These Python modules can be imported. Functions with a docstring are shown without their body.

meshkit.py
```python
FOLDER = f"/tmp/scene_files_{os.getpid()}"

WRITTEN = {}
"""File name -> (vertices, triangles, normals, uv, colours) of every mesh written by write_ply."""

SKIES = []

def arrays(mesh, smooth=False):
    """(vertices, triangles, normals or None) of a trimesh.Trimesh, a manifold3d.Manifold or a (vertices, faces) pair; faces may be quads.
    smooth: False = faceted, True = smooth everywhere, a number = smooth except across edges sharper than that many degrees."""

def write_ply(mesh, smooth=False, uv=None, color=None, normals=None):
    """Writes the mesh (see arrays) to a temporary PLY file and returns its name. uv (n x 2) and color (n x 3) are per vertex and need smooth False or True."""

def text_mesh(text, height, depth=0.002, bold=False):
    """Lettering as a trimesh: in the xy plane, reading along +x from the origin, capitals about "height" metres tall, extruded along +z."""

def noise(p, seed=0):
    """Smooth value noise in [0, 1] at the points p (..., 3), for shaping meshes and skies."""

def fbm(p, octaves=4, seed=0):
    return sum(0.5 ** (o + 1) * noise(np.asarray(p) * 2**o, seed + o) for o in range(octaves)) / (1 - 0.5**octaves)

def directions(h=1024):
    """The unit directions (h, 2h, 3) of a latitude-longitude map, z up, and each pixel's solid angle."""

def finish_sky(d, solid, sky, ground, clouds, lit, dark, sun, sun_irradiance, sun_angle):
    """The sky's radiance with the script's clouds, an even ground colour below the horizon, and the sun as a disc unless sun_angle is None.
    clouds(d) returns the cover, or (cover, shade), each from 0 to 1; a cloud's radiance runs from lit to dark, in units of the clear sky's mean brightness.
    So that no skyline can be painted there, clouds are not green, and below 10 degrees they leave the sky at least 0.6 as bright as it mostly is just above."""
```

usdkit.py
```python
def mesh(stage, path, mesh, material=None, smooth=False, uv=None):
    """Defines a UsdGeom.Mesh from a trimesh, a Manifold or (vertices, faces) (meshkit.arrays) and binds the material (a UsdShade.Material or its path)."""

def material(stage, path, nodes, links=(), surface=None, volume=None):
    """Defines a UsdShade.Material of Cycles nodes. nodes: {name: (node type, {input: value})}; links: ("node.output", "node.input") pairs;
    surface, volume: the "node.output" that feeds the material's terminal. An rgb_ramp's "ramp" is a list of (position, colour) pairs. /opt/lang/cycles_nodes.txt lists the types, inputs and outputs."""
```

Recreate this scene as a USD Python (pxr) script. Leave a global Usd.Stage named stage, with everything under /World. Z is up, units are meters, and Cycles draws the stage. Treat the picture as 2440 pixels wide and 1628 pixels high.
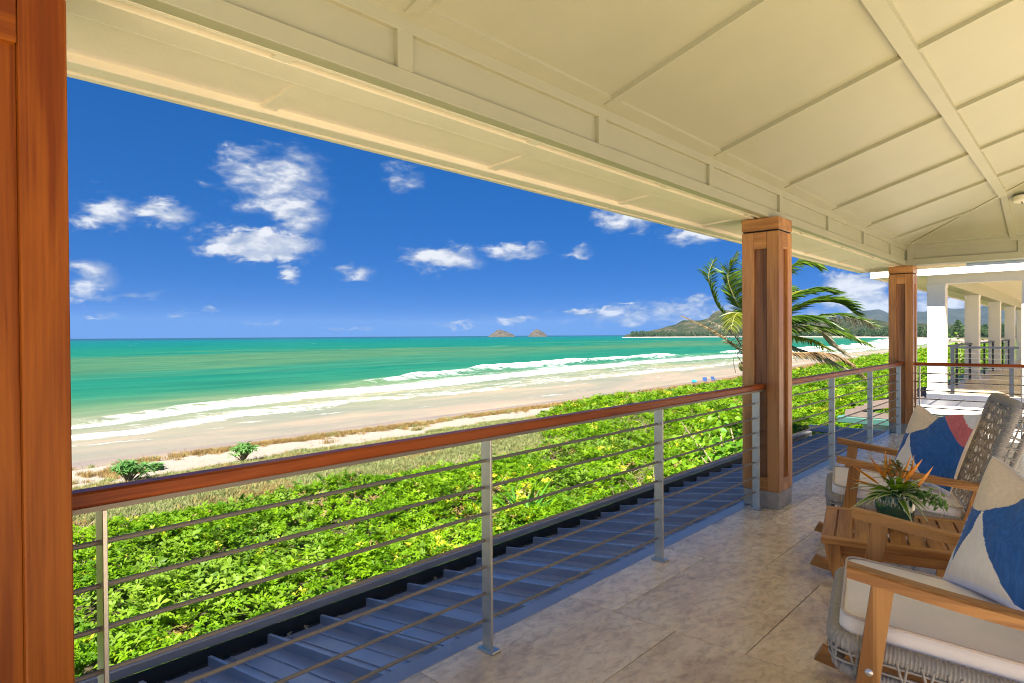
import math, random
import numpy as np, trimesh
import usdkit, meshkit
from pxr import Usd, UsdGeom, UsdLux, UsdShade, Gf, Sdf, Vt

stage = Usd.Stage.CreateInMemory()
UsdGeom.SetStageUpAxis(stage, UsdGeom.Tokens.z)
UsdGeom.SetStageMetersPerUnit(stage, 1.0)
UsdGeom.Xform.Define(stage, '/World'); UsdGeom.Scope.Define(stage, '/World/Looks')
PI = math.pi
RNG = np.random.default_rng(11)

# ------------------------------------------------------------------ camera
# world: x runs along the railing away from the camera, y towards the sea, z up; lanai floor is z = 0
YAW, PITCH, ROLL, EYE = 0.7324, -0.0094, -0.0065, 1.30
_f = np.array([math.cos(YAW) * math.cos(PITCH), math.sin(YAW) * math.cos(PITCH), math.sin(PITCH)])
_r = np.array([math.sin(YAW), -math.cos(YAW), 0.0]); _u = np.cross(_r, _f)
_r, _u = math.cos(ROLL) * _r + math.sin(ROLL) * _u, -math.sin(ROLL) * _r + math.cos(ROLL) * _u
cam = UsdGeom.Camera.Define(stage, '/World/camera')
cam.AddTransformOp().Set(Gf.Matrix4d(*[float(c) for row in ((*_r, 0), (*_u, 0), (*(-_f), 0), (0, 0, EYE, 1)) for c in row]))
cam.CreateHorizontalApertureAttr(36.0); cam.CreateVerticalApertureAttr(36.0 * 683 / 1024)
cam.CreateFocalLengthAttr(36.0 * 1539.74 / 2440)
cam.CreateClippingRangeAttr(Gf.Vec2f(0.02, 60000))
cam.CreateExposureAttr(2.15)

# ------------------------------------------------------------------ sky and sun
SUN_EL = math.radians(50); SUN_DIR = np.array([-0.90, -0.32, 0.0]); SUN_DIR /= np.linalg.norm(SUN_DIR)
SUN_DIR = np.array([SUN_DIR[0] * math.cos(SUN_EL), SUN_DIR[1] * math.cos(SUN_EL), math.sin(SUN_EL)])
SUN_ROT = math.atan2(SUN_DIR[0], SUN_DIR[1])
CLOUDS = [(1.0824, 0.2228, 0.0803, 0.0504, 0.62), (1.1229, 0.2578, 0.0338, 0.0231, 0.5), (1.0468, 0.1793, 0.0425, 0.0369, 0.6), (1.1009, 0.1334, 0.0838, 0.0258, 1.25), (1.1242, 0.1263, 0.0406, 0.0244, 0.5), (1.2932, 0.1616, 0.0365, 0.0232, 0.7), (1.2253, 0.1675, 0.0448, 0.0195, 0.7), (0.8974, 0.2355, 0.0352, 0.0224, 0.48), (1.0627, 0.0898, 0.0157, 0.0114, 0.7), (0.9715, 0.0981, 0.0332, 0.0155, 0.62), (0.8422, 0.1186, 0.0665, 0.0224, 0.75), (0.7281, 0.1292, 0.06, 0.0132, 0.55), (0.6328, 0.1254, 0.033, 0.0092, 0.5), (0.5547, 0.1727, 0.0509, 0.0192, 0.6), (0.4527, 0.146, 0.0545, 0.0151, 0.6), (1.3084, 0.0796, 0.0338, 0.028, 0.55), (1.2797, 0.0551, 0.0557, 0.0092, 0.45), (1.2921, 0.0308, 0.0196, 0.004, 0.4), (1.2082, 0.0329, 0.0297, 0.0072, 0.4), (1.1702, 0.0381, 0.0167, 0.0049, 0.35), (0.7288, 0.0236, 0.0471, 0.0061, 0.6), (0.8163, 0.0193, 0.0403, 0.004, 0.5), (0.628, 0.0382, 0.0299, 0.006, 0.95), (0.6413, 0.0356, 0.0147, 0.006, 0.6), (0.5553, 0.0453, 0.013, 0.004, 1.0), (0.5914, 0.0418, 0.0197, 0.004, 0.7), (0.5164, 0.0302, 0.1599, 0.0171, 0.55), (0.4406, 0.0433, 0.1186, 0.0103, 0.5), (0.392, 0.0233, 0.1673, 0.019, 0.6), (0.2402, 0.0651, 0.0483, 0.0201, 1.1), (0.2195, 0.0438, 0.0734, 0.0234, 0.8), (0.1276, 0.0407, 0.0855, 0.0249, 0.75), (0.2613, 0.0928, 0.0211, 0.0059, 0.3), (1.102, 0.0212, 0.0356, 0.005, 0.3), (0.9799, 0.0133, 0.0513, 0.0039, 0.35),
          (-0.5, 0.35, 0.3, 0.06, 0.7), (-1.9, 0.25, 0.3, 0.07, 0.8), (2.6, 0.3, 0.3, 0.07, 0.7)]
SKY_STRENGTH = 0.10

def build_sky():
    n = {'co': ('texture_coordinate', {}),
         'sky': ('sky_texture', {'sky_type': 'single_scattering', 'sun_disc': False, 'sun_elevation': SUN_EL, 'sun_rotation': SUN_ROT, 'air_density': 0.5, 'aerosol_density': 0.05, 'ozone_density': 6.0, 'altitude': 6000.0}),
         'gam': ('gamma', {'gamma': 0.30}), 'grade': ('mix', {'mix_type': 'multiply', 'fac': 1.0, 'color2': (0.0, 0.30, 0.88)}),
         # wisps: two noises push the lookup direction about
         'nz': ('noise_texture', {'scale': 26.0, 'detail': 4.0, 'roughness': 0.62, 'distortion': 0.3}),
         'wob': ('mix_vector', {'fac': 0.045}),
         'nf': ('noise_texture', {'scale': 26.0, 'detail': 6.0, 'roughness': 0.56, 'distortion': 0.25}),
         'st': ('mapping', {'scale': (1.0, 1.0, 2.2)})}
    l = [('co.generated', 'st.vector'), ('st.vector', 'nz.vector'), ('st.vector', 'nf.vector'), ('sky.color', 'gam.color'), ('gam.color', 'grade.color1')]
    # wob = d + (noise - 0.5) * k
    n['cen'] = ('mix', {'mix_type': 'subtract', 'fac': 1.0, 'color2': (0.5, 0.5, 0.5)})
    n['amp'] = ('mix', {'mix_type': 'multiply', 'fac': 1.0, 'color2': (0.055, 0.055, 0.05)})
    n['wobv'] = ('mix', {'mix_type': 'add', 'fac': 1.0})
    del n['wob']
    l += [('nz.color', 'cen.color1'), ('cen.color', 'amp.color1'), ('co.generated', 'wobv.color1'), ('amp.color', 'wobv.color2')]
    last = None
    for i, (az, el, rx, ry, s) in enumerate(CLOUDS):
        c = (math.cos(el) * math.cos(az), math.cos(el) * math.sin(az), math.sin(el))
        n[f'm{i}'] = ('mapping', {'mapping_type': 'texture', 'location': c, 'rotation': (0.0, -el, az), 'scale': (0.6, rx * 1.35, ry * 1.4)})
        n[f'g{i}'] = ('gradient_texture', {'gradient_type': 'spherical'})
        n[f's{i}'] = ('map_range', {'range_type': 'smoothstep', 'from_min': 0.0, 'from_max': 0.85, 'to_min': 0.0, 'to_max': s * 1.15, 'clamp': True})
        l += [('wobv.color', f'm{i}.vector'), (f'm{i}.vector', f'g{i}.vector'), (f'g{i}.fac', f's{i}.value')]
        if last is None:
            last = f's{i}.result'
        else:
            n[f'x{i}'] = ('math', {'math_type': 'maximum'})
            l += [(last, f'x{i}.value1'), (f's{i}.result', f'x{i}.value2')]; last = f'x{i}.value'
    n['nadd'] = ('math', {'math_type': 'multiply_add', 'value2': 1.35, 'value3': -0.72})
    n['sum'] = ('math', {'math_type': 'add'})
    n['has'] = ('map_range', {'range_type': 'smoothstep', 'from_min': 0.0, 'from_max': 0.12, 'to_min': 0.0, 'to_max': 1.0, 'clamp': True})
    n['den'] = ('map_range', {'range_type': 'smoothstep', 'from_min': 0.0, 'from_max': 0.88, 'to_min': 0.0, 'to_max': 1.0, 'clamp': True})
    n['dens'] = ('math', {'math_type': 'multiply', 'use_clamp': True})
    n['ccol'] = ('rgb_ramp', {'ramp': [(0.0, (0.54, 0.82, 1.42)), (0.35, (0.88, 1.08, 1.5)), (0.7, (1.4, 1.52, 1.76)), (1.0, (2.15, 2.18, 2.22))]})
    n['up'] = ('mix', {'mix_type': 'add', 'fac': 1.0, 'color2': (-0.012, -0.006, 0.026)}); n['nf2'] = ('noise_texture', dict(n['nf'][1]))
    n['dif'] = ('math', {'math_type': 'subtract'}); n['shd'] = ('math', {'math_type': 'multiply_add', 'value2': 1.7}); n['half'] = ('math', {'math_type': 'multiply_add', 'value2': 0.72, 'value3': 0.06, 'use_clamp': False})
    l += [('st.vector', 'up.color1'), ('up.color', 'nf2.vector'), ('nf.fac', 'dif.value1'), ('nf2.fac', 'dif.value2'), ('dens.value', 'half.value1'), ('dif.value', 'shd.value1'), ('half.value', 'shd.value3')]
    n['dcap'] = ('math', {'math_type': 'multiply', 'value2': 0.92})
    n['mixc'] = ('mix', {'mix_type': 'mix'})
    n['bg'] = ('background_shader', {'strength': SKY_STRENGTH})
    l += [('nf.fac', 'nadd.value1'), (last, 'sum.value1'), ('nadd.value', 'sum.value2'), (last, 'has.value'), ('sum.value', 'den.value'),
          ('den.result', 'dens.value1'), ('has.result', 'dens.value2'), ('shd.value', 'ccol.fac'), ('dens.value', 'dcap.value1'), ('dcap.value', 'mixc.fac'),
          ('grade.color', 'mixc.color1'), ('ccol.color', 'mixc.color2'), ('mixc.color', 'bg.color')]
    return usdkit.material(stage, '/World/Looks/sky', n, l, surface='bg.background')

dome = UsdLux.DomeLight.Define(stage, '/World/sky')
dome.CreateIntensityAttr(1.0)
UsdShade.MaterialBindingAPI.Apply(dome.GetPrim()).Bind(build_sky())
sun = UsdLux.DistantLight.Define(stage, '/World/sun')
sun.CreateNormalizeAttr(True); sun.CreateIntensityAttr(0.88); sun.CreateAngleAttr(0.53); sun.CreateColorAttr(Gf.Vec3f(1.0, 0.95, 0.86))
_z = SUN_DIR; _x = np.cross([0, 0, 1.0], _z); _x /= np.linalg.norm(_x); _y = np.cross(_z, _x)
sun.AddTransformOp().Set(Gf.Matrix4d(*[float(c) for row in ((*_x, 0), (*_y, 0), (*_z, 0), (0, 0, 0, 1)) for c in row]))

# ------------------------------------------------------------------ helpers
class MB:
    """collects triangles"""
    def __init__(self): self.v, self.f, self.n = [], [], 0
    def add(self, v, f):
        v = np.asarray(v, float); f = np.asarray(f, int)
        if f.shape[1] == 4: f = np.vstack([f[:, [0, 1, 2]], f[:, [0, 2, 3]]])
        self.v.append(v); self.f.append(f + self.n); self.n += len(v); return self
    def mesh(self): return np.vstack(self.v), np.vstack(self.f)
    def box(self, x0, x1, y0, y1, z0, z1, b=0.0): return self.add(*boxm(x0, x1, y0, y1, z0, z1, b))
    def tube(self, pts, r, n=6, caps=True): return self.add(*tube(pts, r, n, caps))

def boxm(x0, x1, y0, y1, z0, z1, b=0.0):
    if b <= 0:
        v = np.array([[x, y, z] for x in (x0, x1) for y in (y0, y1) for z in (z0, z1)], float)
        return v, np.array([[0, 1, 3, 2], [4, 6, 7, 5], [0, 4, 5, 1], [2, 3, 7, 6], [0, 2, 6, 4], [1, 5, 7, 3]])
    P = []
    for sx, x in ((1, x0), (-1, x1)):
        for sy, y in ((1, y0), (-1, y1)):
            for sz, z in ((1, z0), (-1, z1)):
                P += [(x, y + sy * b, z + sz * b), (x + sx * b, y, z + sz * b), (x + sx * b, y + sy * b, z)]
    h = trimesh.Trimesh(np.array(P), process=False).convex_hull
    return np.array(h.vertices), np.array(h.faces)

def tube(pts, r, n=6, caps=True):
    pts = np.asarray(pts, float); k = len(pts); r = np.broadcast_to(np.asarray(r, float), (k,))
    t = np.gradient(pts, axis=0); t /= np.linalg.norm(t, axis=1, keepdims=True) + 1e-12
    a = np.array([0, 0, 1.0]) if abs(t[0][2]) < 0.9 else np.array([1.0, 0, 0])
    u = np.cross(a, t[0]); u /= np.linalg.norm(u); V = []
    for i in range(k):
        u = u - t[i] * (u @ t[i]); u /= np.linalg.norm(u) + 1e-12; w = np.cross(t[i], u)
        for j in range(n):
            q = 2 * PI * j / n; V.append(pts[i] + r[i] * (math.cos(q) * u + math.sin(q) * w))
    F = [[i * n + j, i * n + (j + 1) % n, (i + 1) * n + (j + 1) % n, (i + 1) * n + j] for i in range(k - 1) for j in range(n)]
    F = [[a, b, c] for a, b, c, d in F] + [[a, c, d] for a, b, c, d in F]
    if caps:
        V += [pts[0], pts[-1]]; c0, c1 = len(V) - 2, len(V) - 1
        F += [[c0, (j + 1) % n, j] for j in range(n)] + [[c1, (k - 1) * n + j, (k - 1) * n + (j + 1) % n] for j in range(n)]
    return np.array(V), np.array(F)

def spline(ctrl, n):
    """Catmull-Rom through the points"""
    c = np.asarray(ctrl, float); c = np.vstack([2 * c[0] - c[1], c, 2 * c[-1] - c[-2]]); m = len(c) - 3
    out = []
    for s in np.linspace(0, m, n):
        i = min(int(s), m - 1); t = s - i; p0, p1, p2, p3 = c[i:i + 4]
        out.append(0.5 * (2 * p1 + (p2 - p0) * t + (2 * p0 - 5 * p1 + 4 * p2 - p3) * t * t + (3 * p1 - p0 - 3 * p2 + p3) * t ** 3))
    return np.array(out)

def lathe(prof, n=24):
    prof = np.asarray(prof, float); V = []
    for r, z in prof:
        V += [(r * math.cos(2 * PI * j / n), r * math.sin(2 * PI * j / n), z) for j in range(n)]
    F = [[i * n + j, i * n + (j + 1) % n, (i + 1) * n + (j + 1) % n, (i + 1) * n + j] for i in range(len(prof) - 1) for j in range(n)]
    return np.array(V), np.array(F)

def prism(poly, axis, a, b):
    """extrudes a convex or simple polygon given in the two other axes along axis from a to b"""
    poly = np.asarray(poly, float); k = len(poly); o = [i for i in range(3) if i != axis]
    V = np.zeros((2 * k, 3)); V[:k, o] = poly; V[k:, o] = poly; V[:k, axis] = a; V[k:, axis] = b
    from shapely.geometry import Polygon
    tv, tf = trimesh.creation.triangulate_polygon(Polygon(poly), engine='earcut')
    idx = [int(np.argmin(((poly - p) ** 2).sum(1))) for p in tv[:, :2]]
    T = np.array([[idx[i] for i in f] for f in tf])
    F = [[i, (i + 1) % k, k + (i + 1) % k] for i in range(k)] + [[i, k + (i + 1) % k, k + i] for i in range(k)]
    m = trimesh.Trimesh(V, np.vstack([T[:, ::-1], T + k, F]), process=False)
    trimesh.repair.fix_normals(m)
    return np.array(m.vertices), np.array(m.faces)

_names = {}
def numbered(parent, name):
    k = _names.get((parent, name), 0); _names[(parent, name)] = k + 1
    return f'{parent}/{name}' + (f'_{k:03d}' if k else '')

def tag(prim, label=None, cat=None, group=None, kind=None):
    p = prim.GetPrim() if hasattr(prim, 'GetPrim') else prim
    for k, v in (('label', label), ('category', cat), ('group', group), ('kind', kind)):
        if v: p.SetCustomDataByKey(k, v)
    return p

def path_of(o): return '/World' if o is None else str(o.GetPath())

def obj(name, mesh, mat, parent=None, smooth=False, label=None, cat=None, group=None, kind=None, uv=None):
    if isinstance(mesh, MB): mesh = mesh.mesh()
    m = usdkit.mesh(stage, numbered(path_of(parent), name), mesh, mat, smooth, uv)
    tag(m, label, cat, group, kind)
    return m.GetPrim()

def thing(name, label=None, cat=None, loc=(0, 0, 0), rotz=0.0, group=None, kind=None, parent=None):
    x = UsdGeom.Xform.Define(stage, numbered(path_of(parent), name))
    x.AddTranslateOp().Set(Gf.Vec3d(*map(float, loc)))
    if rotz: x.AddRotateZOp().Set(math.degrees(rotz))
    return tag(x, label, cat, group, kind)

def dup(src, loc, rotz, label, group=None):
    was = src.GetCustomData(); base = src.GetName()
    x = UsdGeom.Xform.Define(stage, numbered('/World', base))
    x.AddTranslateOp().Set(Gf.Vec3d(*map(float, loc))); x.AddRotateZOp().Set(math.degrees(rotz))
    x.GetPrim().GetReferences().AddInternalReference(src.GetPath()); x.GetPrim().SetInstanceable(True)
    return tag(x, label, was.get('category'), group or was.get('group'))

# ------------------------------------------------------------------ materials
def mat(name, n, l, s): return usdkit.material(stage, '/World/Looks/' + name, n, l, surface=s)

def plain(name, col, rough=0.5, metal=0.0, spec=0.5, var=0.08, scale=8.0, bump=0.0, bscale=60.0, **kw):
    """one colour with faint blotches and fine relief"""
    c = np.array(col)
    n = {'co': ('texture_coordinate', {}), 'no': ('noise_texture', {'scale': scale, 'detail': 5.0, 'roughness': 0.6}),
         'ra': ('rgb_ramp', {'ramp': [(0.3, c * (1 - var)), (0.7, np.minimum(c * (1 + var), 1))]}),
         'p': ('principled_bsdf', {'roughness': rough, 'metallic': metal, 'specular_ior_level': spec, **kw})}
    l = [('co.object', 'no.vector'), ('no.fac', 'ra.fac'), ('ra.color', 'p.base_color')]
    if bump:
        n['n2'] = ('noise_texture', {'scale': bscale, 'detail': 4.0}); n['b'] = ('bump', {'strength': bump, 'distance': 0.01})
        l += [('co.object', 'n2.vector'), ('n2.fac', 'b.height'), ('b.normal', 'p.normal')]
    return mat(name, n, l, 'p.BSDF')

def wood(name, dark, light, axis, rough=0.4, coat=0.0, spec=0.4, rnd=0.25, grain=1.0):
    """boards with the grain along one object axis; object_info.random shifts the figure and tone from board to board"""
    sc = [11.0, 11.0, 11.0]; sc[axis] = 0.7; sf = [130.0, 130.0, 130.0]; sf[axis] = 3.0
    n = {'co': ('texture_coordinate', {}), 'oi': ('object_info', {}),
         'off': ('math', {'math_type': 'multiply', 'value2': 37.0}), 'cx': ('combine_xyz', {}),
         'ad': ('mix', {'mix_type': 'add', 'fac': 1.0}),
         'm1': ('mapping', {'scale': sc}), 'm2': ('mapping', {'scale': sf}),
         'n1': ('noise_texture', {'scale': 1.0 * grain, 'detail': 4.0, 'roughness': 0.55, 'distortion': 0.9}),
         'n2': ('noise_texture', {'scale': 1.0, 'detail': 3.0}),
         'mx': ('math', {'math_type': 'multiply_add', 'value2': 0.35}),
         'ra': ('rgb_ramp', {'ramp': [(0.44, [a * .88 for a in dark]), (0.56, dark), (0.66, [(a + b) / 2 for a, b in zip(dark, light)]), (0.80, light)]}),
         'vv': ('math', {'math_type': 'multiply_add', 'value2': rnd, 'value3': 1.0 - rnd / 2}),
         'h': ('hsv', {'hue': 0.5, 'saturation': 1.0}),
         'b': ('bump', {'strength': 0.12, 'distance': 0.004}),
         'p': ('principled_bsdf', {'roughness': rough, 'coat_weight': coat, 'coat_roughness': 0.12, 'specular_ior_level': spec})}
    l = [('oi.random', 'off.value1'), ('off.value', 'cx.x'), ('off.value', 'cx.y'), ('off.value', 'cx.z'), ('co.object', 'ad.color1'), ('cx.vector', 'ad.color2'),
         ('ad.color', 'm1.vector'), ('ad.color', 'm2.vector'), ('m1.vector', 'n1.vector'), ('m2.vector', 'n2.vector'),
         ('n2.fac', 'mx.value1'), ('n1.fac', 'mx.value3'), ('mx.value', 'ra.fac'), ('ra.color', 'h.color'), ('oi.random', 'vv.value1'), ('vv.value', 'h.value'),
         ('h.color', 'p.base_color'), ('n2.fac', 'b.height'), ('b.normal', 'p.normal')]
    return mat(name, n, l, 'p.BSDF')

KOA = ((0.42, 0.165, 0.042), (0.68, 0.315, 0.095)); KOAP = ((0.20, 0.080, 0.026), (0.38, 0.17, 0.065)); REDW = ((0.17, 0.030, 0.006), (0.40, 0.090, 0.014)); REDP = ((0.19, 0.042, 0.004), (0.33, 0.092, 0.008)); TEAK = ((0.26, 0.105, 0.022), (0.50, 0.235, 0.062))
M = {}
M['koa_x'] = wood('koa_x', *KOA, 0, 0.38, 0.15); M['koa_y'] = wood('koa_y', *KOA, 1, 0.38, 0.15); M['koa_z'] = wood('koa_z', *KOA, 2, 0.38, 0.15)
M['red_x'] = wood('red_x', *REDW, 0, 0.35, 0.0, 0.2); M['red_y'] = wood('red_y', *REDW, 1, 0.35, 0.0, 0.2)
for _a, _k in enumerate('xyz'): M['pil_' + _k] = wood('pil_' + _k, *REDP, _a, 0.4, 0.0, 0.2)
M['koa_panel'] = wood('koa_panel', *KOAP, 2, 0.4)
M['teak_x'] = wood('teak_x', *TEAK, 0, 0.45); M['teak_y'] = wood('teak_y', *TEAK, 1, 0.45); M['teak_z'] = wood('teak_z', *TEAK, 2, 0.45)
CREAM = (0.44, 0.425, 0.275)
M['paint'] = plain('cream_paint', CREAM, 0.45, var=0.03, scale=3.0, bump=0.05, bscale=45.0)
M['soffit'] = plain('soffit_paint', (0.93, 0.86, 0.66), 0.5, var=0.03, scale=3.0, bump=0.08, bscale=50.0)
M['white'] = plain('white_wall', (0.84, 0.79, 0.70), 0.6, var=0.03, scale=2.0)
M['steel'] = plain('stainless_steel', (0.66, 0.62, 0.52), 0.36, metal=0.9, var=0.08, scale=20.0)
M['rod'] = mat('steel_rod', {'p': ('principled_bsdf', {'base_color': (0.30, 0.25, 0.18), 'metallic': 0.5, 'roughness': 0.5})}, [], 'p.BSDF')
M['bluemetal'] = plain('blue_grey_metal', (0.42, 0.415, 0.43), 0.30, metal=0.3, var=0.12, scale=2.5, bump=0.03, bscale=6.0)
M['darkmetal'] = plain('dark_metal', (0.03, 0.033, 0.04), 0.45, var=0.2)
M['greymetal'] = plain('grey_roof_metal', (0.15, 0.15, 0.17), 0.42, metal=0.2, var=0.12, scale=2.0)
M['brownmetal'] = plain('brown_roof_metal', (0.20, 0.15, 0.125), 0.45, var=0.12)
M['green'] = plain('green_gutter', (0.10, 0.24, 0.20), 0.45, var=0.08)
M['stonebase'] = plain('pillar_stone', (0.42, 0.36, 0.28), 0.6, var=0.2, scale=14.0, bump=0.2, bscale=70.0)
M['black'] = plain('black_gap', (0.012, 0.01, 0.008), 0.8)
M['cushion'] = plain('cushion_fabric', (0.86, 0.80, 0.73), 0.85, var=0.04, scale=9.0, bump=0.12, bscale=9.0, sheen_weight=0.2)
M['piping'] = plain('cushion_piping', (0.60, 0.50, 0.41), 0.85)
M['rope'] = plain('grey_rope', (0.34, 0.315, 0.28), 0.7, var=0.14, scale=60.0)
M['bolt'] = plain('bolt_cap', (0.55, 0.55, 0.55), 0.35, metal=0.8)
M['soil'] = None

def cloth(name, col, weave=0.12):
    c = np.array(col)
    n = {'co': ('texture_coordinate', {}), 'ma': ('mapping', {'scale': (110.0, 110.0, 7.0)}), 'no': ('noise_texture', {'scale': 1.0, 'detail': 4.0, 'roughness': 0.7}),
         'ra': ('rgb_ramp', {'ramp': [(0.32, c * (1 - weave * 2)), (0.55, c), (0.75, np.minimum(c * (1 + weave * 2.2) + weave * 0.04, 1))]}),
         'n2': ('noise_texture', {'scale': 6.0, 'detail': 3.0}), 'b': ('bump', {'strength': 0.35, 'distance': 0.02}),
         'p': ('principled_bsdf', {'roughness': 0.9, 'sheen_weight': 0.15, 'specular_ior_level': 0.2})}
    l = [('co.object', 'ma.vector'), ('ma.vector', 'no.vector'), ('no.fac', 'ra.fac'), ('ra.color', 'p.base_color'), ('co.object', 'n2.vector'), ('n2.fac', 'b.height'), ('b.normal', 'p.normal')]
    return mat(name, n, l, 'p.BSDF')
M['blue'] = cloth('blue_cloth', (0.035, 0.135, 0.40), 0.14); M['sand_cloth'] = cloth('sand_cloth', (0.84, 0.69, 0.50), 0.05); M['cream_cloth'] = cloth('cream_cloth', (0.88, 0.82, 0.72), 0.03)
M['salmon'] = cloth('salmon_cloth', (0.62, 0.17, 0.18)); M['white_cloth'] = cloth('white_cloth', (0.80, 0.79, 0.80), 0.04); M['dash_cloth'] = cloth('dash_cloth', (0.35, 0.55, 0.85), 0.1)

def leafmat(name, lo, hi, trans=0.35, rough=0.42, spec=0.45):
    n = {'oi': ('object_info', {}), 'ge': ('geometry', {}), 'no': ('noise_texture', {'scale': 0.8, 'detail': 3.0}), 'mi': ('math', {'math_type': 'multiply_add', 'value2': 0.5}),
         'mm': ('math', {'math_type': 'multiply_add', 'value2': 0.25}),
         'ra': ('rgb_ramp', {'ramp': [(0.25, lo), (0.9, hi)]}), 'p': ('principled_bsdf', {'roughness': rough, 'specular_ior_level': spec}),
         't': ('translucent_bsdf', {}), 'g': ('gamma', {'gamma': 0.9}), 'x': ('mix_closure', {'fac': trans})}
    l = [('ge.position', 'no.vector'), ('oi.random', 'mi.value1'), ('no.fac', 'mi.value3'), ('ge.random_per_island', 'mm.value1'), ('mi.value', 'mm.value3'), ('mm.value', 'g2.value1')]
    n['g2'] = ('math', {'math_type': 'multiply', 'value2': 0.72})
    l += [('g2.value', 'ra.fac'), ('ra.color', 'p.base_color'), ('ra.color', 'g.color'), ('g.color', 't.color'), ('p.BSDF', 'x.closure1'), ('t.BSDF', 'x.closure2')]
    return mat(name, n, l, 'x.closure')
M['leaf'] = leafmat('naupaka_leaf', (0.050, 0.16, 0.004), (0.30, 0.50, 0.008), 0.42, 0.5, 0.22)
M['leaf_dull'] = leafmat('dull_leaf', (0.06, 0.15, 0.010), (0.30, 0.45, 0.035), 0.4, 0.5, 0.25)
M['leaf_yellow'] = leafmat('yellow_leaf', (0.36, 0.42, 0.02), (0.62, 0.56, 0.03))
M['leaf_big'] = leafmat('broad_leaf', (0.06, 0.20, 0.01), (0.28, 0.46, 0.02), 0.4, 0.45, 0.3)
M['leaf_lily'] = leafmat('strap_leaf', (0.05, 0.21, 0.02), (0.14, 0.36, 0.02))
M['leaf_helio'] = leafmat('heliotrope_leaf', (0.10, 0.26, 0.06), (0.22, 0.40, 0.10))
M['leaf_tree'] = leafmat('tree_leaf', (0.025, 0.06, 0.018), (0.07, 0.12, 0.035), 0.2, 0.6)
M['palm_green'] = leafmat('palm_leaflet', (0.04, 0.10, 0.008), (0.19, 0.29, 0.02), 0.35, 0.35)
M['palm_yellow'] = leafmat('palm_leaflet_yellow', (0.16, 0.20, 0.01), (0.34, 0.36, 0.02), 0.4)
M['palm_dry'] = leafmat('palm_leaflet_dry', (0.20, 0.12, 0.05), (0.46, 0.35, 0.20), 0.25, 0.7)
M['palm_pale'] = leafmat('palm_leaflet_pale', (0.28, 0.24, 0.15), (0.48, 0.42, 0.30), 0.3, 0.6)
M['twig'] = plain('dry_twig', (0.33, 0.25, 0.16), 0.8, var=0.3)
M['grass_dry'] = leafmat('dry_grass', (0.20, 0.125, 0.035), (0.42, 0.29, 0.10), 0.25, 0.8)
M['grass_olive'] = leafmat('olive_grass', (0.15, 0.18, 0.05), (0.34, 0.35, 0.13), 0.25, 0.8)
M['rachis'] = plain('palm_rachis', (0.34, 0.30, 0.08), 0.5, var=0.3)
M['rachis_dry'] = plain('palm_rachis_dry', (0.42, 0.27, 0.12), 0.7, var=0.3)
M['trunk'] = plain('palm_trunk', (0.30, 0.25, 0.19), 0.85, var=0.25, bump=0.5, bscale=20.0)
M['coconut'] = plain('coconut_husk', (0.40, 0.31, 0.10), 0.55, var=0.2)
M['orange'] = leafmat('orange_petal', (0.78, 0.22, 0.01), (0.90, 0.38, 0.02), 0.3)
M['silver_leaf'] = leafmat('silver_leaf', (0.34, 0.37, 0.36), (0.52, 0.54, 0.52), 0.15)
M['var_leaf'] = leafmat('variegated_edge', (0.55, 0.60, 0.25), (0.72, 0.74, 0.38), 0.25)
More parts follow.
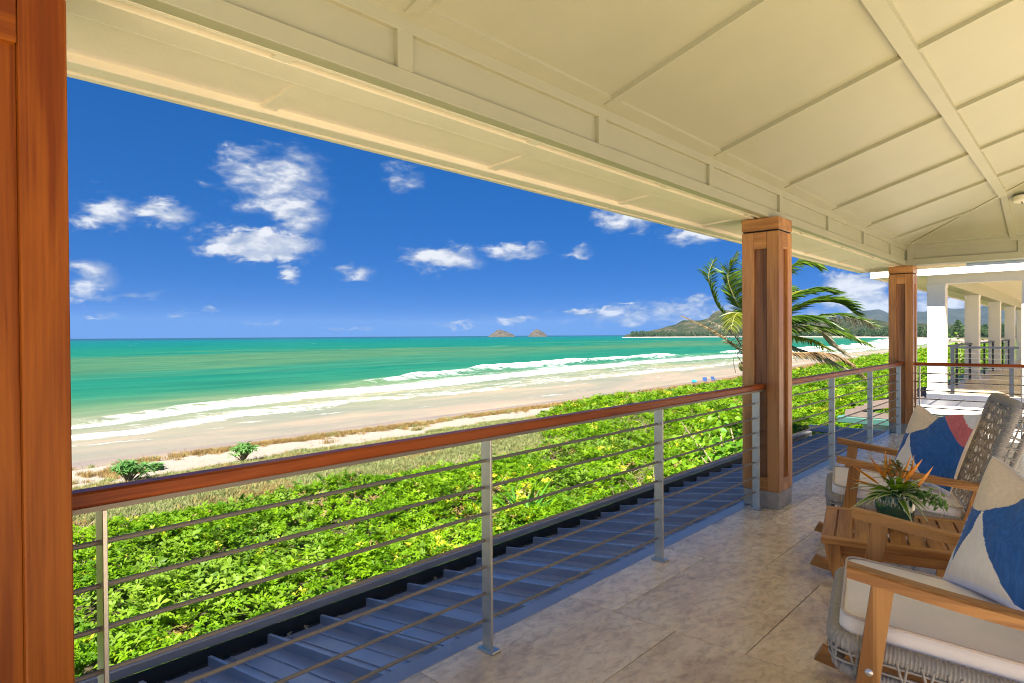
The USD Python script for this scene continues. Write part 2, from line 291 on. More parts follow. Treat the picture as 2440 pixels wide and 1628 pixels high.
M['vase'] = mat('green_glass', {'co': ('texture_coordinate', {}), 'wv': ('noise_texture', {'scale': 40.0}), 'p': ('principled_bsdf', {'base_color': (0.015, 0.085, 0.045), 'roughness': 0.06, 'specular_ior_level': 0.7, 'coat_weight': 0.5})}, [], 'p.BSDF')

def floor_mat():
    n = {'co': ('texture_coordinate', {}), 'oi': ('object_info', {}), 'ml': ('math', {'math_type': 'multiply', 'value2': 53.0}), 'cx': ('combine_xyz', {}), 'ad': ('mix', {'mix_type': 'add', 'fac': 1.0}),
         'm': ('mapping', {'scale': (1.0, 1.7, 1.0)}), 'n1': ('noise_texture', {'scale': 2.6, 'detail': 7.0, 'roughness': 0.62, 'distortion': 0.5}),
         'n2': ('noise_texture', {'scale': 14.0, 'detail': 8.0, 'roughness': 0.70, 'distortion': 0.5}), 'n3': ('noise_texture', {'type': 'ridged_multifractal', 'scale': 7.0, 'detail': 6.0, 'roughness': 0.6, 'distortion': 1.0}),
         'r1': ('rgb_ramp', {'ramp': [(0.28, (0.62, 0.47, 0.30)), (0.45, (0.86, 0.69, 0.46)), (0.60, (0.93, 0.79, 0.56)), (0.78, (0.90, 0.70, 0.46))]}),
         'r2': ('rgb_ramp', {'ramp': [(0.36, (0.70, 0.64, 0.58)), (0.52, (1.0, 1.0, 1.0)), (0.70, (1.18, 1.15, 1.1))]}),
         'r3': ('rgb_ramp', {'ramp': [(0.62, (0.0, 0.0, 0.0)), (0.85, (0.5, 0.5, 0.5))]}),
         'mu': ('mix', {'mix_type': 'multiply', 'fac': 0.75}), 've': ('mix', {'mix_type': 'mix', 'color2': (0.80, 0.68, 0.53)}),
         'vv': ('math', {'math_type': 'multiply_add', 'value2': 0.30, 'value3': 0.83}), 'h': ('hsv', {'hue': 0.5, 'saturation': 1.0}),
         'rr': ('map_range', {'from_min': 0.3, 'from_max': 0.7, 'to_min': 0.16, 'to_max': 0.42}),
         'b': ('bump', {'strength': 0.10, 'distance': 0.006}), 'p': ('principled_bsdf', {'specular_ior_level': 0.45})}
    l = [('oi.random', 'ml.value1'), ('ml.value', 'cx.x'), ('ml.value', 'cx.y'), ('co.object', 'ad.color1'), ('cx.vector', 'ad.color2'), ('ad.color', 'm.vector'),
         ('m.vector', 'n1.vector'), ('m.vector', 'n2.vector'), ('m.vector', 'n3.vector'), ('n1.fac', 'r1.fac'), ('n2.fac', 'r2.fac'), ('n3.fac', 'r3.fac'), ('r1.color', 'mu.color1'), ('r2.color', 'mu.color2'),
         ('r3.color', 've.fac'), ('mu.color', 've.color1'), ('ve.color', 'h.color'), ('oi.random', 'vv.value1'), ('vv.value', 'h.value'), ('h.color', 'p.base_color'),
         ('n2.fac', 'rr.value'), ('rr.result', 'p.roughness'), ('n2.fac', 'b.height'), ('b.normal', 'p.normal')]
    return mat('travertine', n, l, 'p.BSDF')
M['tile'] = floor_mat()
M['grout'] = plain('tile_grout', (0.22, 0.185, 0.14), 0.9)

# ------------------------------------------------------------------ ground
def lerp(x, xs, ys): return np.interp(x, xs, ys)
def shore(x): return lerp(x, [-400, 0, 70, 115, 156, 284, 420, 560, 760], [40, 43.4, 43.4, 46.5, 50, 50, 56, 70, 118])   # y of the waterline
def nz2(x, y, s, seed=0, o=3):
    x, y = np.broadcast_arrays(np.asarray(x, float), np.asarray(y, float))
    return meshkit.fbm(np.stack([x / s + 91.3, y / s + 17.7, np.zeros_like(x) + 3.1 * seed], -1), o, seed)
def ground_z(x, y):
    w = shore(x) - 43.4
    yy = np.asarray(y, float) - w * np.clip((np.asarray(y, float) - 10) / 25, 0, 1)
    z = lerp(yy, [-60, 8, 19, 28, 30.5, 34, 35.7, 36.6, 40, 43.4, 50, 90, 400], [-3.2, -3.2, -3.5, -4.25, -4.5, -4.75, -4.9, -5.32, -5.62, -5.8, -6.5, -9, -14])
    dune = np.exp(-((yy - 32) / 4.0) ** 2)
    return z + dune * (nz2(x, y, 3.2, 5) - 0.5) * 0.55 + (nz2(x, y, 0.7, 6, 2) - 0.5) * 0.10 * np.clip((36 - yy) / 3, 0, 1)

def ground_mat():
    n = {'uv': ('texture_coordinate', {}), 's': ('separate_xyz', {}), 'ge': ('geometry', {}),
         'n1': ('noise_texture', {'scale': 0.16, 'detail': 5.0, 'roughness': 0.6}), 'n2': ('noise_texture', {'scale': 1.6, 'detail': 6.0, 'roughness': 0.65}), 'n3': ('noise_texture', {'scale': 9.0, 'detail': 4.0}),
         'wob': ('math', {'math_type': 'multiply_add', 'value2': 7.0}), 'wob2': ('math', {'math_type': 'multiply_add', 'value2': 2.4}), 'sub': ('math', {'math_type': 'subtract', 'value2': 4.7}),
         'mr': ('map_range', {'from_min': 0.0, 'from_max': 50.0, 'to_min': 0.0, 'to_max': 1.0, 'clamp': True}),
         'ra': ('rgb_ramp', {'ramp': [(0.0, (0.067, 0.050, 0.030)), (0.33, (0.087, 0.074, 0.033)), (0.42, (0.140, 0.127, 0.054)), (0.535, (0.181, 0.148, 0.070)), (0.575, (0.335, 0.281, 0.221)), (0.70, (0.355, 0.305, 0.248)), (0.745, (0.335, 0.281, 0.224)), (0.80, (0.281, 0.221, 0.164)), (0.87, (0.255, 0.204, 0.158)), (0.95, (0.241, 0.201, 0.158))]}),
         'r3': ('rgb_ramp', {'ramp': [(0.32, (0.72, 0.69, 0.65)), (0.55, (1, 1, 1)), (0.75, (1.08, 1.08, 1.08))]}), 'mu': ('mix', {'mix_type': 'multiply', 'fac': 0.8}),
         'wet': ('map_range', {'from_min': 0.77, 'from_max': 0.87, 'to_min': 0.85, 'to_max': 0.30, 'clamp': True}),
         'b': ('bump', {'strength': 0.5, 'distance': 0.08}), 'p': ('principled_bsdf', {'specular_ior_level': 0.3})}
    l = [('uv.UV', 's.vector'), ('ge.position', 'n1.vector'), ('ge.position', 'n2.vector'), ('ge.position', 'n3.vector'), ('n1.fac', 'wob.value1'), ('s.y', 'wob.value3'), ('n2.fac', 'wob2.value1'), ('wob.value', 'wob2.value3'),
         ('wob2.value', 'sub.value1'), ('sub.value', 'mr.value'), ('mr.result', 'ra.fac'), ('n3.fac', 'r3.fac'), ('ra.color', 'mu.color1'), ('r3.color', 'mu.color2'), ('mu.color', 'p.base_color'), ('mr.result', 'wet.value'), ('wet.result', 'p.roughness'),
         ('n3.fac', 'b.height'), ('b.normal', 'p.normal')]
    return mat('ground', n, l, 'p.BSDF')

def grid(xs, ys, zf):
    X, Y = np.meshgrid(xs, ys, indexing='ij'); Z = zf(X, Y); a, b = len(xs), len(ys)
    i = (np.arange(a - 1)[:, None] * b + np.arange(b - 1)[None, :]).ravel()
    return np.stack([X.ravel(), Y.ravel(), Z.ravel()], 1), np.stack([i, i + b, i + b + 1, i + 1], 1), X, Y

def build_ground():
    xs = np.concatenate([np.arange(-90, -10, 4.0), np.arange(-10, 60, 0.5), np.arange(60, 160, 1.2), np.arange(160, 480, 5.0), np.arange(480, 901, 30.0)])
    ys = np.concatenate([np.arange(-300, -40, 20.0), np.arange(-40, 4, 4.0), np.arange(4, 26, 0.7), np.arange(26, 50, 0.35), np.arange(50, 140, 6.0)])
    v, f, X, Y = grid(xs, ys, ground_z)
    w = shore(X) - 43.4
    uv = np.stack([X.ravel(), (Y - w * np.clip((Y - 10) / 25, 0, 1)).ravel()], 1)
    obj('ground', (v, f), ground_mat(), smooth=True, kind='structure', uv=uv)
build_ground()

# ------------------------------------------------------------------ sea
def sea_mat():
    """uv = (x, metres seaward of the waterline)"""
    n = {'uv': ('texture_coordinate', {}), 's': ('separate_xyz', {}), 'ge': ('geometry', {}),
         # water colour by depth (distance out), wobbled by long streaky noise
         'mb': ('mapping', {'scale': (0.004, 0.011, 1.0)}), 'nb': ('noise_texture', {'scale': 1.0, 'detail': 4.0, 'roughness': 0.55, 'distortion': 0.6}),
         'dp': ('math', {'math_type': 'add', 'value2': 6.0}), 'mxd': ('math', {'math_type': 'maximum', 'value2': 1.0}),
         'lg': ('math', {'math_type': 'logarithm', 'value2': 10.0}), 'wb': ('math', {'math_type': 'multiply_add', 'value2': 1.0}), 'lo': ('math', {'math_type': 'subtract', 'value2': 0.50}),
         'mr': ('map_range', {'from_min': 0.6, 'from_max': 4.1, 'to_min': 0.0, 'to_max': 1.0, 'clamp': True}),
         'ra': ('rgb_ramp', {'ramp': [(0.0, (0.274, 0.223, 0.165)), (0.10, (0.247, 0.213, 0.161)), (0.17, (0.226, 0.215, 0.154)), (0.225, (0.171, 0.199, 0.120)), (0.27, (0.079, 0.161, 0.082)), (0.325, (0.017, 0.127, 0.075)), (0.38, (0.008, 0.120, 0.079)),
                                      (0.445, (0.044, 0.127, 0.065)), (0.485, (0.038, 0.123, 0.065)), (0.53, (0.006, 0.116, 0.079)), (0.62, (0.002, 0.106, 0.092)), (0.71, (0.000, 0.097, 0.106)), (0.78, (0.000, 0.074, 0.106)), (0.85, (0.000, 0.037, 0.083)), (1.0, (0.000, 0.023, 0.072))]}),
         # ripples in colour
         'mc': ('mapping', {'scale': (0.035, 0.13, 1.0)}), 'nc': ('noise_texture', {'scale': 1.0, 'detail': 6.0, 'roughness': 0.65, 'distortion': 0.5}),
         'rc': ('rgb_ramp', {'ramp': [(0.3, (0.6, 0.76, 0.82)), (0.5, (1, 1, 1)), (0.70, (1.7, 1.25, 1.18))]}), 'mu': ('mix', {'mix_type': 'multiply', 'fac': 0.9}),
         # foam: noise field warped, thresholds from the primvar "foam" on the sheet
         'fo': ('attribute', {'attribute': 'foam'}), 'mf': ('mapping', {'scale': (0.22, 0.75, 1.0)}), 'nf': ('noise_texture', {'scale': 1.0, 'detail': 8.0, 'roughness': 0.66, 'distortion': 1.1}),
         'mg': ('mapping', {'scale': (1.1, 2.6, 1.0)}), 'ng': ('noise_texture', {'scale': 1.0, 'detail': 6.0, 'roughness': 0.7, 'distortion': 1.5}),
         'a1': ('math', {'math_type': 'multiply_add', 'value2': 1.7}), 'a2': ('math', {'math_type': 'multiply_add', 'value2': 0.8}), 'th': ('map_range', {'range_type': 'smoothstep', 'from_min': 1.52, 'from_max': 1.98, 'to_min': 0.0, 'to_max': 1.0, 'clamp': True}),
         # whitecaps far out
         'mw': ('mapping', {'scale': (0.03, 0.10, 1.0)}), 'nw': ('noise_texture', {'scale': 1.0, 'detail': 5.0, 'roughness': 0.6}), 'tw': ('map_range', {'range_type': 'smoothstep', 'from_min': 0.70, 'from_max': 0.74, 'to_min': 0.0, 'to_max': 0.9, 'clamp': True}),
         'gate': ('map_range', {'from_min': 150.0, 'from_max': 500.0, 'to_min': 0.0, 'to_max': 1.0, 'clamp': True}), 'wg': ('math', {'math_type': 'multiply'}),
         'fx': ('math', {'math_type': 'maximum'}), 'mix': ('mix', {'mix_type': 'mix', 'color2': (0.70, 0.70, 0.69)}),
         'ro': ('map_range', {'from_min': 0.0, 'from_max': 1.0, 'to_min': 0.24, 'to_max': 0.8}),
         'nbp': ('noise_texture', {'scale': 0.9, 'detail': 6.0, 'roughness': 0.6}), 'b': ('bump', {'strength': 0.35, 'distance': 0.25}),
         'p': ('diffuse_bsdf', {}), 'gl': ('glossy_bsdf', {'color': (0.8, 0.9, 1.0)}), 'gm': ('map_range', {'from_min': 0.0, 'from_max': 1.0, 'to_min': 0.055, 'to_max': 0.0}), 'out': ('mix_closure', {})}
    l = [('uv.UV', 's.vector'), ('uv.UV', 'mb.vector'), ('mb.vector', 'nb.vector'), ('s.y', 'dp.value1'), ('dp.value', 'mxd.value1'), ('mxd.value', 'lg.value1'), ('nb.fac', 'wb.value1'), ('lg.value', 'wb.value3'), ('wb.value', 'lo.value1'), ('lo.value', 'mr.value'), ('mr.result', 'ra.fac'),
         ('uv.UV', 'mc.vector'), ('mc.vector', 'nc.vector'), ('nc.fac', 'rc.fac'), ('ra.color', 'mu.color1'), ('rc.color', 'mu.color2'),
         ('uv.UV', 'mf.vector'), ('mf.vector', 'nf.vector'), ('uv.UV', 'mg.vector'), ('mg.vector', 'ng.vector'), ('nf.fac', 'a1.value1'), ('fo.fac', 'a1.value3'), ('ng.fac', 'a2.value1'), ('a1.value', 'a2.value3'), ('a2.value', 'th.value'),
         ('uv.UV', 'mw.vector'), ('mw.vector', 'nw.vector'), ('nw.fac', 'tw.value'), ('s.y', 'gate.value'), ('tw.result', 'wg.value1'), ('gate.result', 'wg.value2'), ('th.result', 'fx.value1'), ('wg.value', 'fx.value2'),
         ('fx.value', 'mix.fac'), ('mu.color', 'mix.color1'), ('mix.color', 'p.color'), ('fx.value', 'ro.value'), ('ro.result', 'gl.roughness'), ('ge.position', 'nbp.vector'), ('nbp.fac', 'b.height'), ('b.normal', 'p.normal'), ('b.normal', 'gl.normal'), ('fx.value', 'gm.value'), ('gm.result', 'out.fac'), ('p.BSDF', 'out.closure1'), ('gl.BSDF', 'out.closure2')]
    return mat('sea', n, l, 'out.closure')

def build_sea():
    xs = np.concatenate([-np.geomspace(60, 14000, 40)[::-1], np.arange(-58, -6, 4.0), np.arange(-6, 130, 0.7), np.arange(130, 320, 2.0), np.arange(320, 700, 10.0), np.geomspace(700, 14000, 40)])
    ds = np.concatenate([np.arange(-3, 75, 0.45), np.arange(75, 140, 2.0), np.arange(140, 330, 3.0), np.geomspace(330, 14000, 60)])
    X, D = np.meshgrid(xs, ds, indexing='ij'); far = np.clip((D - 80) / 600, 0, 1)
    Y = D + shore(X) * (1 - far) + 43.4 * far
    wig = (nz2(X, D * 0.25, 22.0, 3) - 0.5) * 9 + (nz2(X, D * 0.5, 6.0, 8) - 0.5) * 2.2
    d = D + wig
    g = lambda c, w: np.exp(-((d - c) / w) ** 2)
    def brk(c, lead, tail, a): return a * np.where(d < c, np.exp(-((d - c) / lead) ** 2), .58 * np.exp(-((d - c) / tail) ** 2) + .42 * np.exp(-((d - c) / 1.3) ** 2))
    along = lambda s, seed: np.clip(nz2(X, 0 * X, s, seed) * 2.2 - 0.55, 0, 1)
    c1 = lerp(X, [-60, 16, 40, 70, 120, 300], [12, 14.5, 16.5, 18, 17, 22]); c2 = lerp(X, [-60, 16, 40, 80, 130, 300], [19, 20.5, 25, 31, 36, 36]); c3 = lerp(X, [-60, 20, 60, 90, 140, 300], [26, 27, 38, 46, 52, 50])
    foam = -0.15 + brk(7.5 + 0 * X, 0.7, 1.6, 0.66) * along(28, 21) + brk(4.2 + 0 * X, 0.5, 0.9, 0.62) * along(16, 23) + brk(10.5 + 0 * X, 0.6, 1.2, 0.55) * along(12, 25) + brk(c1 - 3.5, 0.9, 5.0, 0.46 + 0.30 * along(30, 31)) + brk(c2 - 2.0, 1.4, 6.5, 0.54 + 0.26 * along(25, 41)) + brk(c3, 1.6, 5.5, 0.80) * along(17, 51) * lerp(X, [0, 25, 40], [0, 0.4, 1])
    foam += 0.06 * np.exp(-((d - (c1 + c2) / 2) / 9) ** 2) + 0.25 * np.exp(-((d - 42) / 10) ** 2) * lerp(X, [40, 110], [0, 1]) * along(20, 9)
    wide = np.clip((d - (c1 - 4)) / 4, 0, 1) * np.clip((c3 - d) / 6 + .2, 0, 1); foam += 0.30 * wide * lerp(X, [18, 45], [0.25, 1]) * (0.55 + 0.9 * nz2(X, D, 14.0, 77))
    outer = brk(lerp(X, [0, 400], [232, 246]), 3, 9, 1.05) * along(30, 61) * lerp(X, [60, 110, 200, 260], [0, 0.8, 1, 0.3])
    foam = np.where(D > 140, -0.2 + outer, foam * np.clip((95 - D) / 25, 0, 1) - 0.2 * np.clip((D - 60) / 20, 0, 1))
    bay = np.clip((X - 230) / 150, 0, 1) * np.exp(-((D - 30) / 45) ** 2); foam = foam + bay * 0.75 * np.clip(nz2(X * 0.4, D, 9, 12) * 2 - .5, 0, 1)
    Z = -5.8 - 0.012 * np.clip(D, -9, 0)
    Z = Z + 1.15 * np.exp(-((d - c3) / np.where(d < c3, 1.1, 3.2)) ** 2) * along(17, 51) * lerp(X, [0, 25, 40], [0, 0.4, 1]) + 0.38 * np.exp(-((d - c2) / np.where(d < c2, 0.9, 3.0)) ** 2) + 0.22 * np.exp(-((d - c1 + 3.4) / np.where(d < c1 - 3.4, 0.7, 2.5)) ** 2)
    Z = Z + 0.30 * np.clip((D - 20) / 40, 0, 1) * np.clip((400 - D) / 200, 0, 1) * (nz2(X * 0.35, D, 7.0, 14) - 0.5) * 2 + 0.8 * np.exp(-((d - 236) / 4) ** 2) * along(30, 61) * lerp(X, [60, 110, 260], [0, .8, 1])
    a, b = X.shape; i = (np.arange(a - 1)[:, None] * b + np.arange(b - 1)[None, :]).ravel()
    m = usdkit.mesh(stage, numbered('/World', 'sea'), (np.stack([X.ravel(), Y.ravel(), Z.ravel()], 1), np.stack([i, i + b, i + b + 1, i + 1], 1)), sea_mat(), True, np.stack([X.ravel(), D.ravel()], 1))
    UsdGeom.PrimvarsAPI(m).CreatePrimvar('foam', Sdf.ValueTypeNames.FloatArray, 'vertex').Set(Vt.FloatArray.FromNumpy(foam.ravel().astype(np.float32)))
    tag(m, kind='structure')
build_sea()

# ------------------------------------------------------------------ lanai floor
def build_floor():
    fl = thing('floor', kind='structure')
    obj('screed', boxm(-6.0, 9.62, -4.2, 1.937, -0.30, -0.012), M['grout'], fl)
    x0s = np.arange(-2.239 - 0.961 * 4, 9.62, 0.961)
    for i, x0 in enumerate(x0s):
        x1 = min(x0 + 0.961, 9.62)
        off = 1.672 if i % 2 == 1 else 1.36
        for k in range(-9, 3):
            y1 = min(off + 0.625 * k, 1.937); y0 = max(off + 0.625 * (k - 1), -4.2)
            if y1 - y0 < 0.02: continue
            g = 0.0018; h = RNG.uniform(-0.0008, 0.0008)
            obj('tile', boxm(x0 + g, x1 - g, y0 + g, y1 - g, -0.012, h, 0.0015), M['tile'], fl)
build_floor()

# ------------------------------------------------------------------ strip of lower roof outside the railing
def build_lower_roof():
    t = thing('lower_roof', 'blue-grey standing seam metal roof strip outside the steel railing', 'roof')
    X0, X1 = -1.2, 9.95; ya, za, yb, zb = 2.03, -0.012, 2.985, -0.142
    sl = (zb - za) / (yb - ya)
    obj('flashing', MB().box(X0, X1, 1.939, 2.03, -0.05, -0.002, 0.004).box(X0, X1, 1.939, 1.95, -0.3, -0.05), M['bluemetal'], t)
    ribs = np.arange(2.108 - 0.286 * 11, X1, 0.2860)
    for a in ribs:
        obj('pan', prism([(ya, za - 0.05), (yb, zb - 0.05), (yb, zb - 0.065), (ya, za - 0.065)], 0, a + 0.008, a + 0.278), M['bluemetal'], t)
        m = MB()
        for ox, w in ((0.09, 0.012), (0.19, 0.012)): m.add(*prism([(ya, za - 0.05), (yb, zb - 0.05), (yb, zb - 0.045), (ya, za - 0.045)], 0, a + ox, a + ox + w))
        obj('pan_bead', m, M['bluemetal'], t)
        obj('rib', prism([(ya, za - 0.006), (yb, zb - 0.006), (yb, zb - 0.07), (ya, za - 0.07)], 0, a - 0.009, a + 0.008), M['bluemetal'], t)
    g = MB().box(X0, X1, 3.055, 3.105, -0.142, -0.100, 0.004).box(X0, X1, 2.986, 3.06, -0.30, -0.285).box(X0, X1, 2.986, 2.992, -0.285, -0.215).box(X0, X1, 3.06, 3.075, -0.29, -0.16)
    obj('gutter', g, M['bluemetal'], t)
    obj('gutter_lining', MB().box(X0, X1, 2.993, 3.054, -0.284, -0.215).box(X0, X1, 3.055, 3.059, -0.214, -0.143), M['darkmetal'], t)  # dark colour stands in for the shade inside the gutter lip
    obj('end_flashing', MB().box(X1, X1 + 0.06, 1.939, 3.10, -0.13, -0.04, 0.004), M['bluemetal'], t)
    for _ in range(16):   # dead leaves lying in the gutter
        x, y = RNG.uniform(1.0, 6.5), RNG.uniform(3.0, 3.045); a = RNG.uniform(0, PI); l = RNG.uniform(.02, .045)
        c, s = math.cos(a), math.sin(a)
        obj('dead_leaf', (np.array([[x - l * c, y - l * s, -.206], [x + .012 * s, y - .012 * c, -.196], [x + l * c, y + l * s, -.203], [x - .012 * s, y + .012 * c, -.198]]), np.array([[0, 1, 2, 3]])), M['palm_pale'], t)
build_lower_roof()
obj('terrace', boxm(-9.0, 46.0, -14.0, -4.203, -0.30, -0.002), M['tile'], kind='structure')  # added, out of view: sunlit paving that bounces light under the roof
obj('lower_storey', boxm(-6.0, 9.6, -14, 1.93, -3.4, -0.302), M['white'], label='plain white storey beneath the lanai floor and railing', cat='building')

# ------------------------------------------------------------------ pillars
def build_pillar(x0, label, wd='koa'):
    y0, w = 1.714, 0.276; x1, y1 = x0 + w, y0 + w; st = 0.089; z0, z1 = 0.128, 2.06
    t = thing('wood_pillar', label, 'pillar', group='koa wood pillars')
    obj('stone_base', boxm(x0 + 0.003, x1 - 0.003, y0 + 0.003, y1 - 0.003, 0.0, z0 - 0.001, 0.006), M['stonebase'], t)
    for sx in (x0, x1 - st):
        for sy in (y0, y1 - st):
            obj('corner_stile', boxm(sx, sx + st, sy, sy + st, z0, z1, 0.003), M[wd + '_z'], t)
    d = 0.022
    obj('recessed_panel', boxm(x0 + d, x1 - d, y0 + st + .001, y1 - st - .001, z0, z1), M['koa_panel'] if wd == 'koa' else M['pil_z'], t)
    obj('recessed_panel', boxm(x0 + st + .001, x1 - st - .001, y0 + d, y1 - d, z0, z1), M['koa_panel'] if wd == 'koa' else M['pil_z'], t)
    for a, b in ((z1 - 0.125, z1), (z0, z0 + 0.095)):
        obj('rail_block', MB().box(x0 + .002, x1 - .002, y0 + st + .0015, y1 - st - .0015, a, b, 0.002), M[wd + '_y'], t)
        obj('rail_block', MB().box(x0 + st + .0015, x1 - st - .0015, y0 + .002, y1 - .002, a, b, 0.002), M[wd + '_x'], t)
    obj('cap_gap', boxm(x0 + .008, x1 - .008, y0 + .008, y1 - .008, z1, z1 + 0.012), M['black'], t)
    obj('cap', boxm(x0 - .001, x1 + .001, y0 - .001, y1 + .001, z1 + 0.012, 2.163, 0.003), M[wd + '_y'], t)
    return t
build_pillar(0.142, 'dark koa wood pillar close at the left, beside the first steel post', 'pil')
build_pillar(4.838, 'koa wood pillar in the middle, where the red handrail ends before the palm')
build_pillar(9.58, 'farthest koa wood pillar, at the lanai corner before the white wing')

# ------------------------------------------------------------------ beams, eave, ceiling
YB, ZB, ZC, XE, SL = 1.785, 2.166, 2.425, 9.60, 0.305
BAT = [1.44 + 1.22 * k for k in range(-3, 7)]
def build_beam():
    t = thing('roof_beam', 'long cream beam with recessed panels resting on the wood pillars', 'beam')
    X0 = -1.2
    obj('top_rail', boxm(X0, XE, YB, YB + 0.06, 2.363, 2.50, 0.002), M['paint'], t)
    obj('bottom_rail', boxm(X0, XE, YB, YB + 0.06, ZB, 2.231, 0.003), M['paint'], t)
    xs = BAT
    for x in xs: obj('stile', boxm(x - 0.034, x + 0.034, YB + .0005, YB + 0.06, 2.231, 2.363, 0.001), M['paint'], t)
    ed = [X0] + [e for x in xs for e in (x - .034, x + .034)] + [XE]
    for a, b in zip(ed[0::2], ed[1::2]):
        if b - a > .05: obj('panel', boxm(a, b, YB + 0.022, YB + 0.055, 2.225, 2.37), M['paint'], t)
    # underside: boards with long shadow slots between them
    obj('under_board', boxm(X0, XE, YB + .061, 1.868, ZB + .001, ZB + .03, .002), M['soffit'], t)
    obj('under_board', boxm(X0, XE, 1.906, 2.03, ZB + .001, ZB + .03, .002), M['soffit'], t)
    for x in [0.99 - 1.13 + 1.22 * k for k in range(-2, 9)]:
        obj('slot_block', boxm(x - .03 + 1.175, x + .03 + 1.175, 1.868, 1.906, ZB + .003, ZB + .03), M['soffit'], t)
    obj('slot_back', boxm(X0, XE, 1.862, 1.912, ZB + .031, ZB + .05), plain('slot_paint', (0.45, 0.36, 0.17), 0.6), t)
    obj('outer_face', boxm(X0, XE, 1.99, 2.03, ZB + .031, 2.52), M['paint'], t)
    # end beam, across the far end
    e = thing('roof_beam', 'cream paneled beam across the far end of the lanai, over the last pillar', 'beam')
    Y0 = -0.9
    obj('top_rail', boxm(XE - .02, XE + .04, Y0, YB, 2.375, 2.50, .002), M['paint'], e)
    obj('bottom_rail', boxm(XE - .02, XE + .04, Y0, YB, ZB, 2.243, .003), M['paint'], e)
    for y in (1.745, 0.62, -.6): obj('stile', boxm(XE - .0195, XE + .04, y - .035, y + .035, 2.243, 2.375, .001), M['paint'], e)
    for a, b in ((0.655, 1.71), (-.565, .585), (-.9, -.635)): obj('panel', boxm(XE + .002, XE + .035, a, b, 2.238, 2.38), M['paint'], e)
    obj('outer_face', boxm(XE + .041, XE + .20, Y0, 2.03, ZB, 2.52), M['paint'], e)
build_beam()

def build_eave():
    t = thing('eave', 'cream eave soffit with trim boards outside the long beam', 'eave')
    X0, X1 = -1.2, 9.93; ya, za, yb, zb = 2.031, 2.188, 2.31, 2.168
    xs = [1.205 + 1.22 * k for k in range(-3, 8)]
    ed = [X0] + xs + [X1]
    for a, b in zip(ed[:-1], ed[1:]): obj('soffit_panel', prism([(ya, za), (yb, zb), (yb, zb + .02), (ya, za + .02)], 0, a + .001, b - .001), M['soffit'], t)
    for x in xs: obj('soffit_batten', prism([(ya + .004, za - .012), (yb - .002, zb - .012), (yb - .002, zb), (ya + .004, za)], 0, x - .03, x + .03), M['soffit'], t)
    obj('inner_trim', boxm(X0, X1, 2.0305, 2.05, ZB + .002, 2.19, .002), M['soffit'], t)
    obj('outer_trim', boxm(X0, X1, 2.31, 2.378, 2.140, 2.30, .003), M['soffit'], t)
    obj('outer_trim', boxm(X0, X1, 2.381, 2.41, 2.147, 2.32, .002), M['soffit'], t)
    obj('fascia', boxm(X0, X1 + .03, 2.413, 2.45, 2.139, 2.40, .004), M['soffit'], t)
    obj('end_trim', boxm(X1, X1 + .05, 1.2, 2.412, 2.139, 2.40, .004), M['soffit'], t)
    obj('corner_soffit', boxm(XE + .201, X1, 1.2, 2.03, 2.175, 2.20), M['soffit'], t)
build_eave()

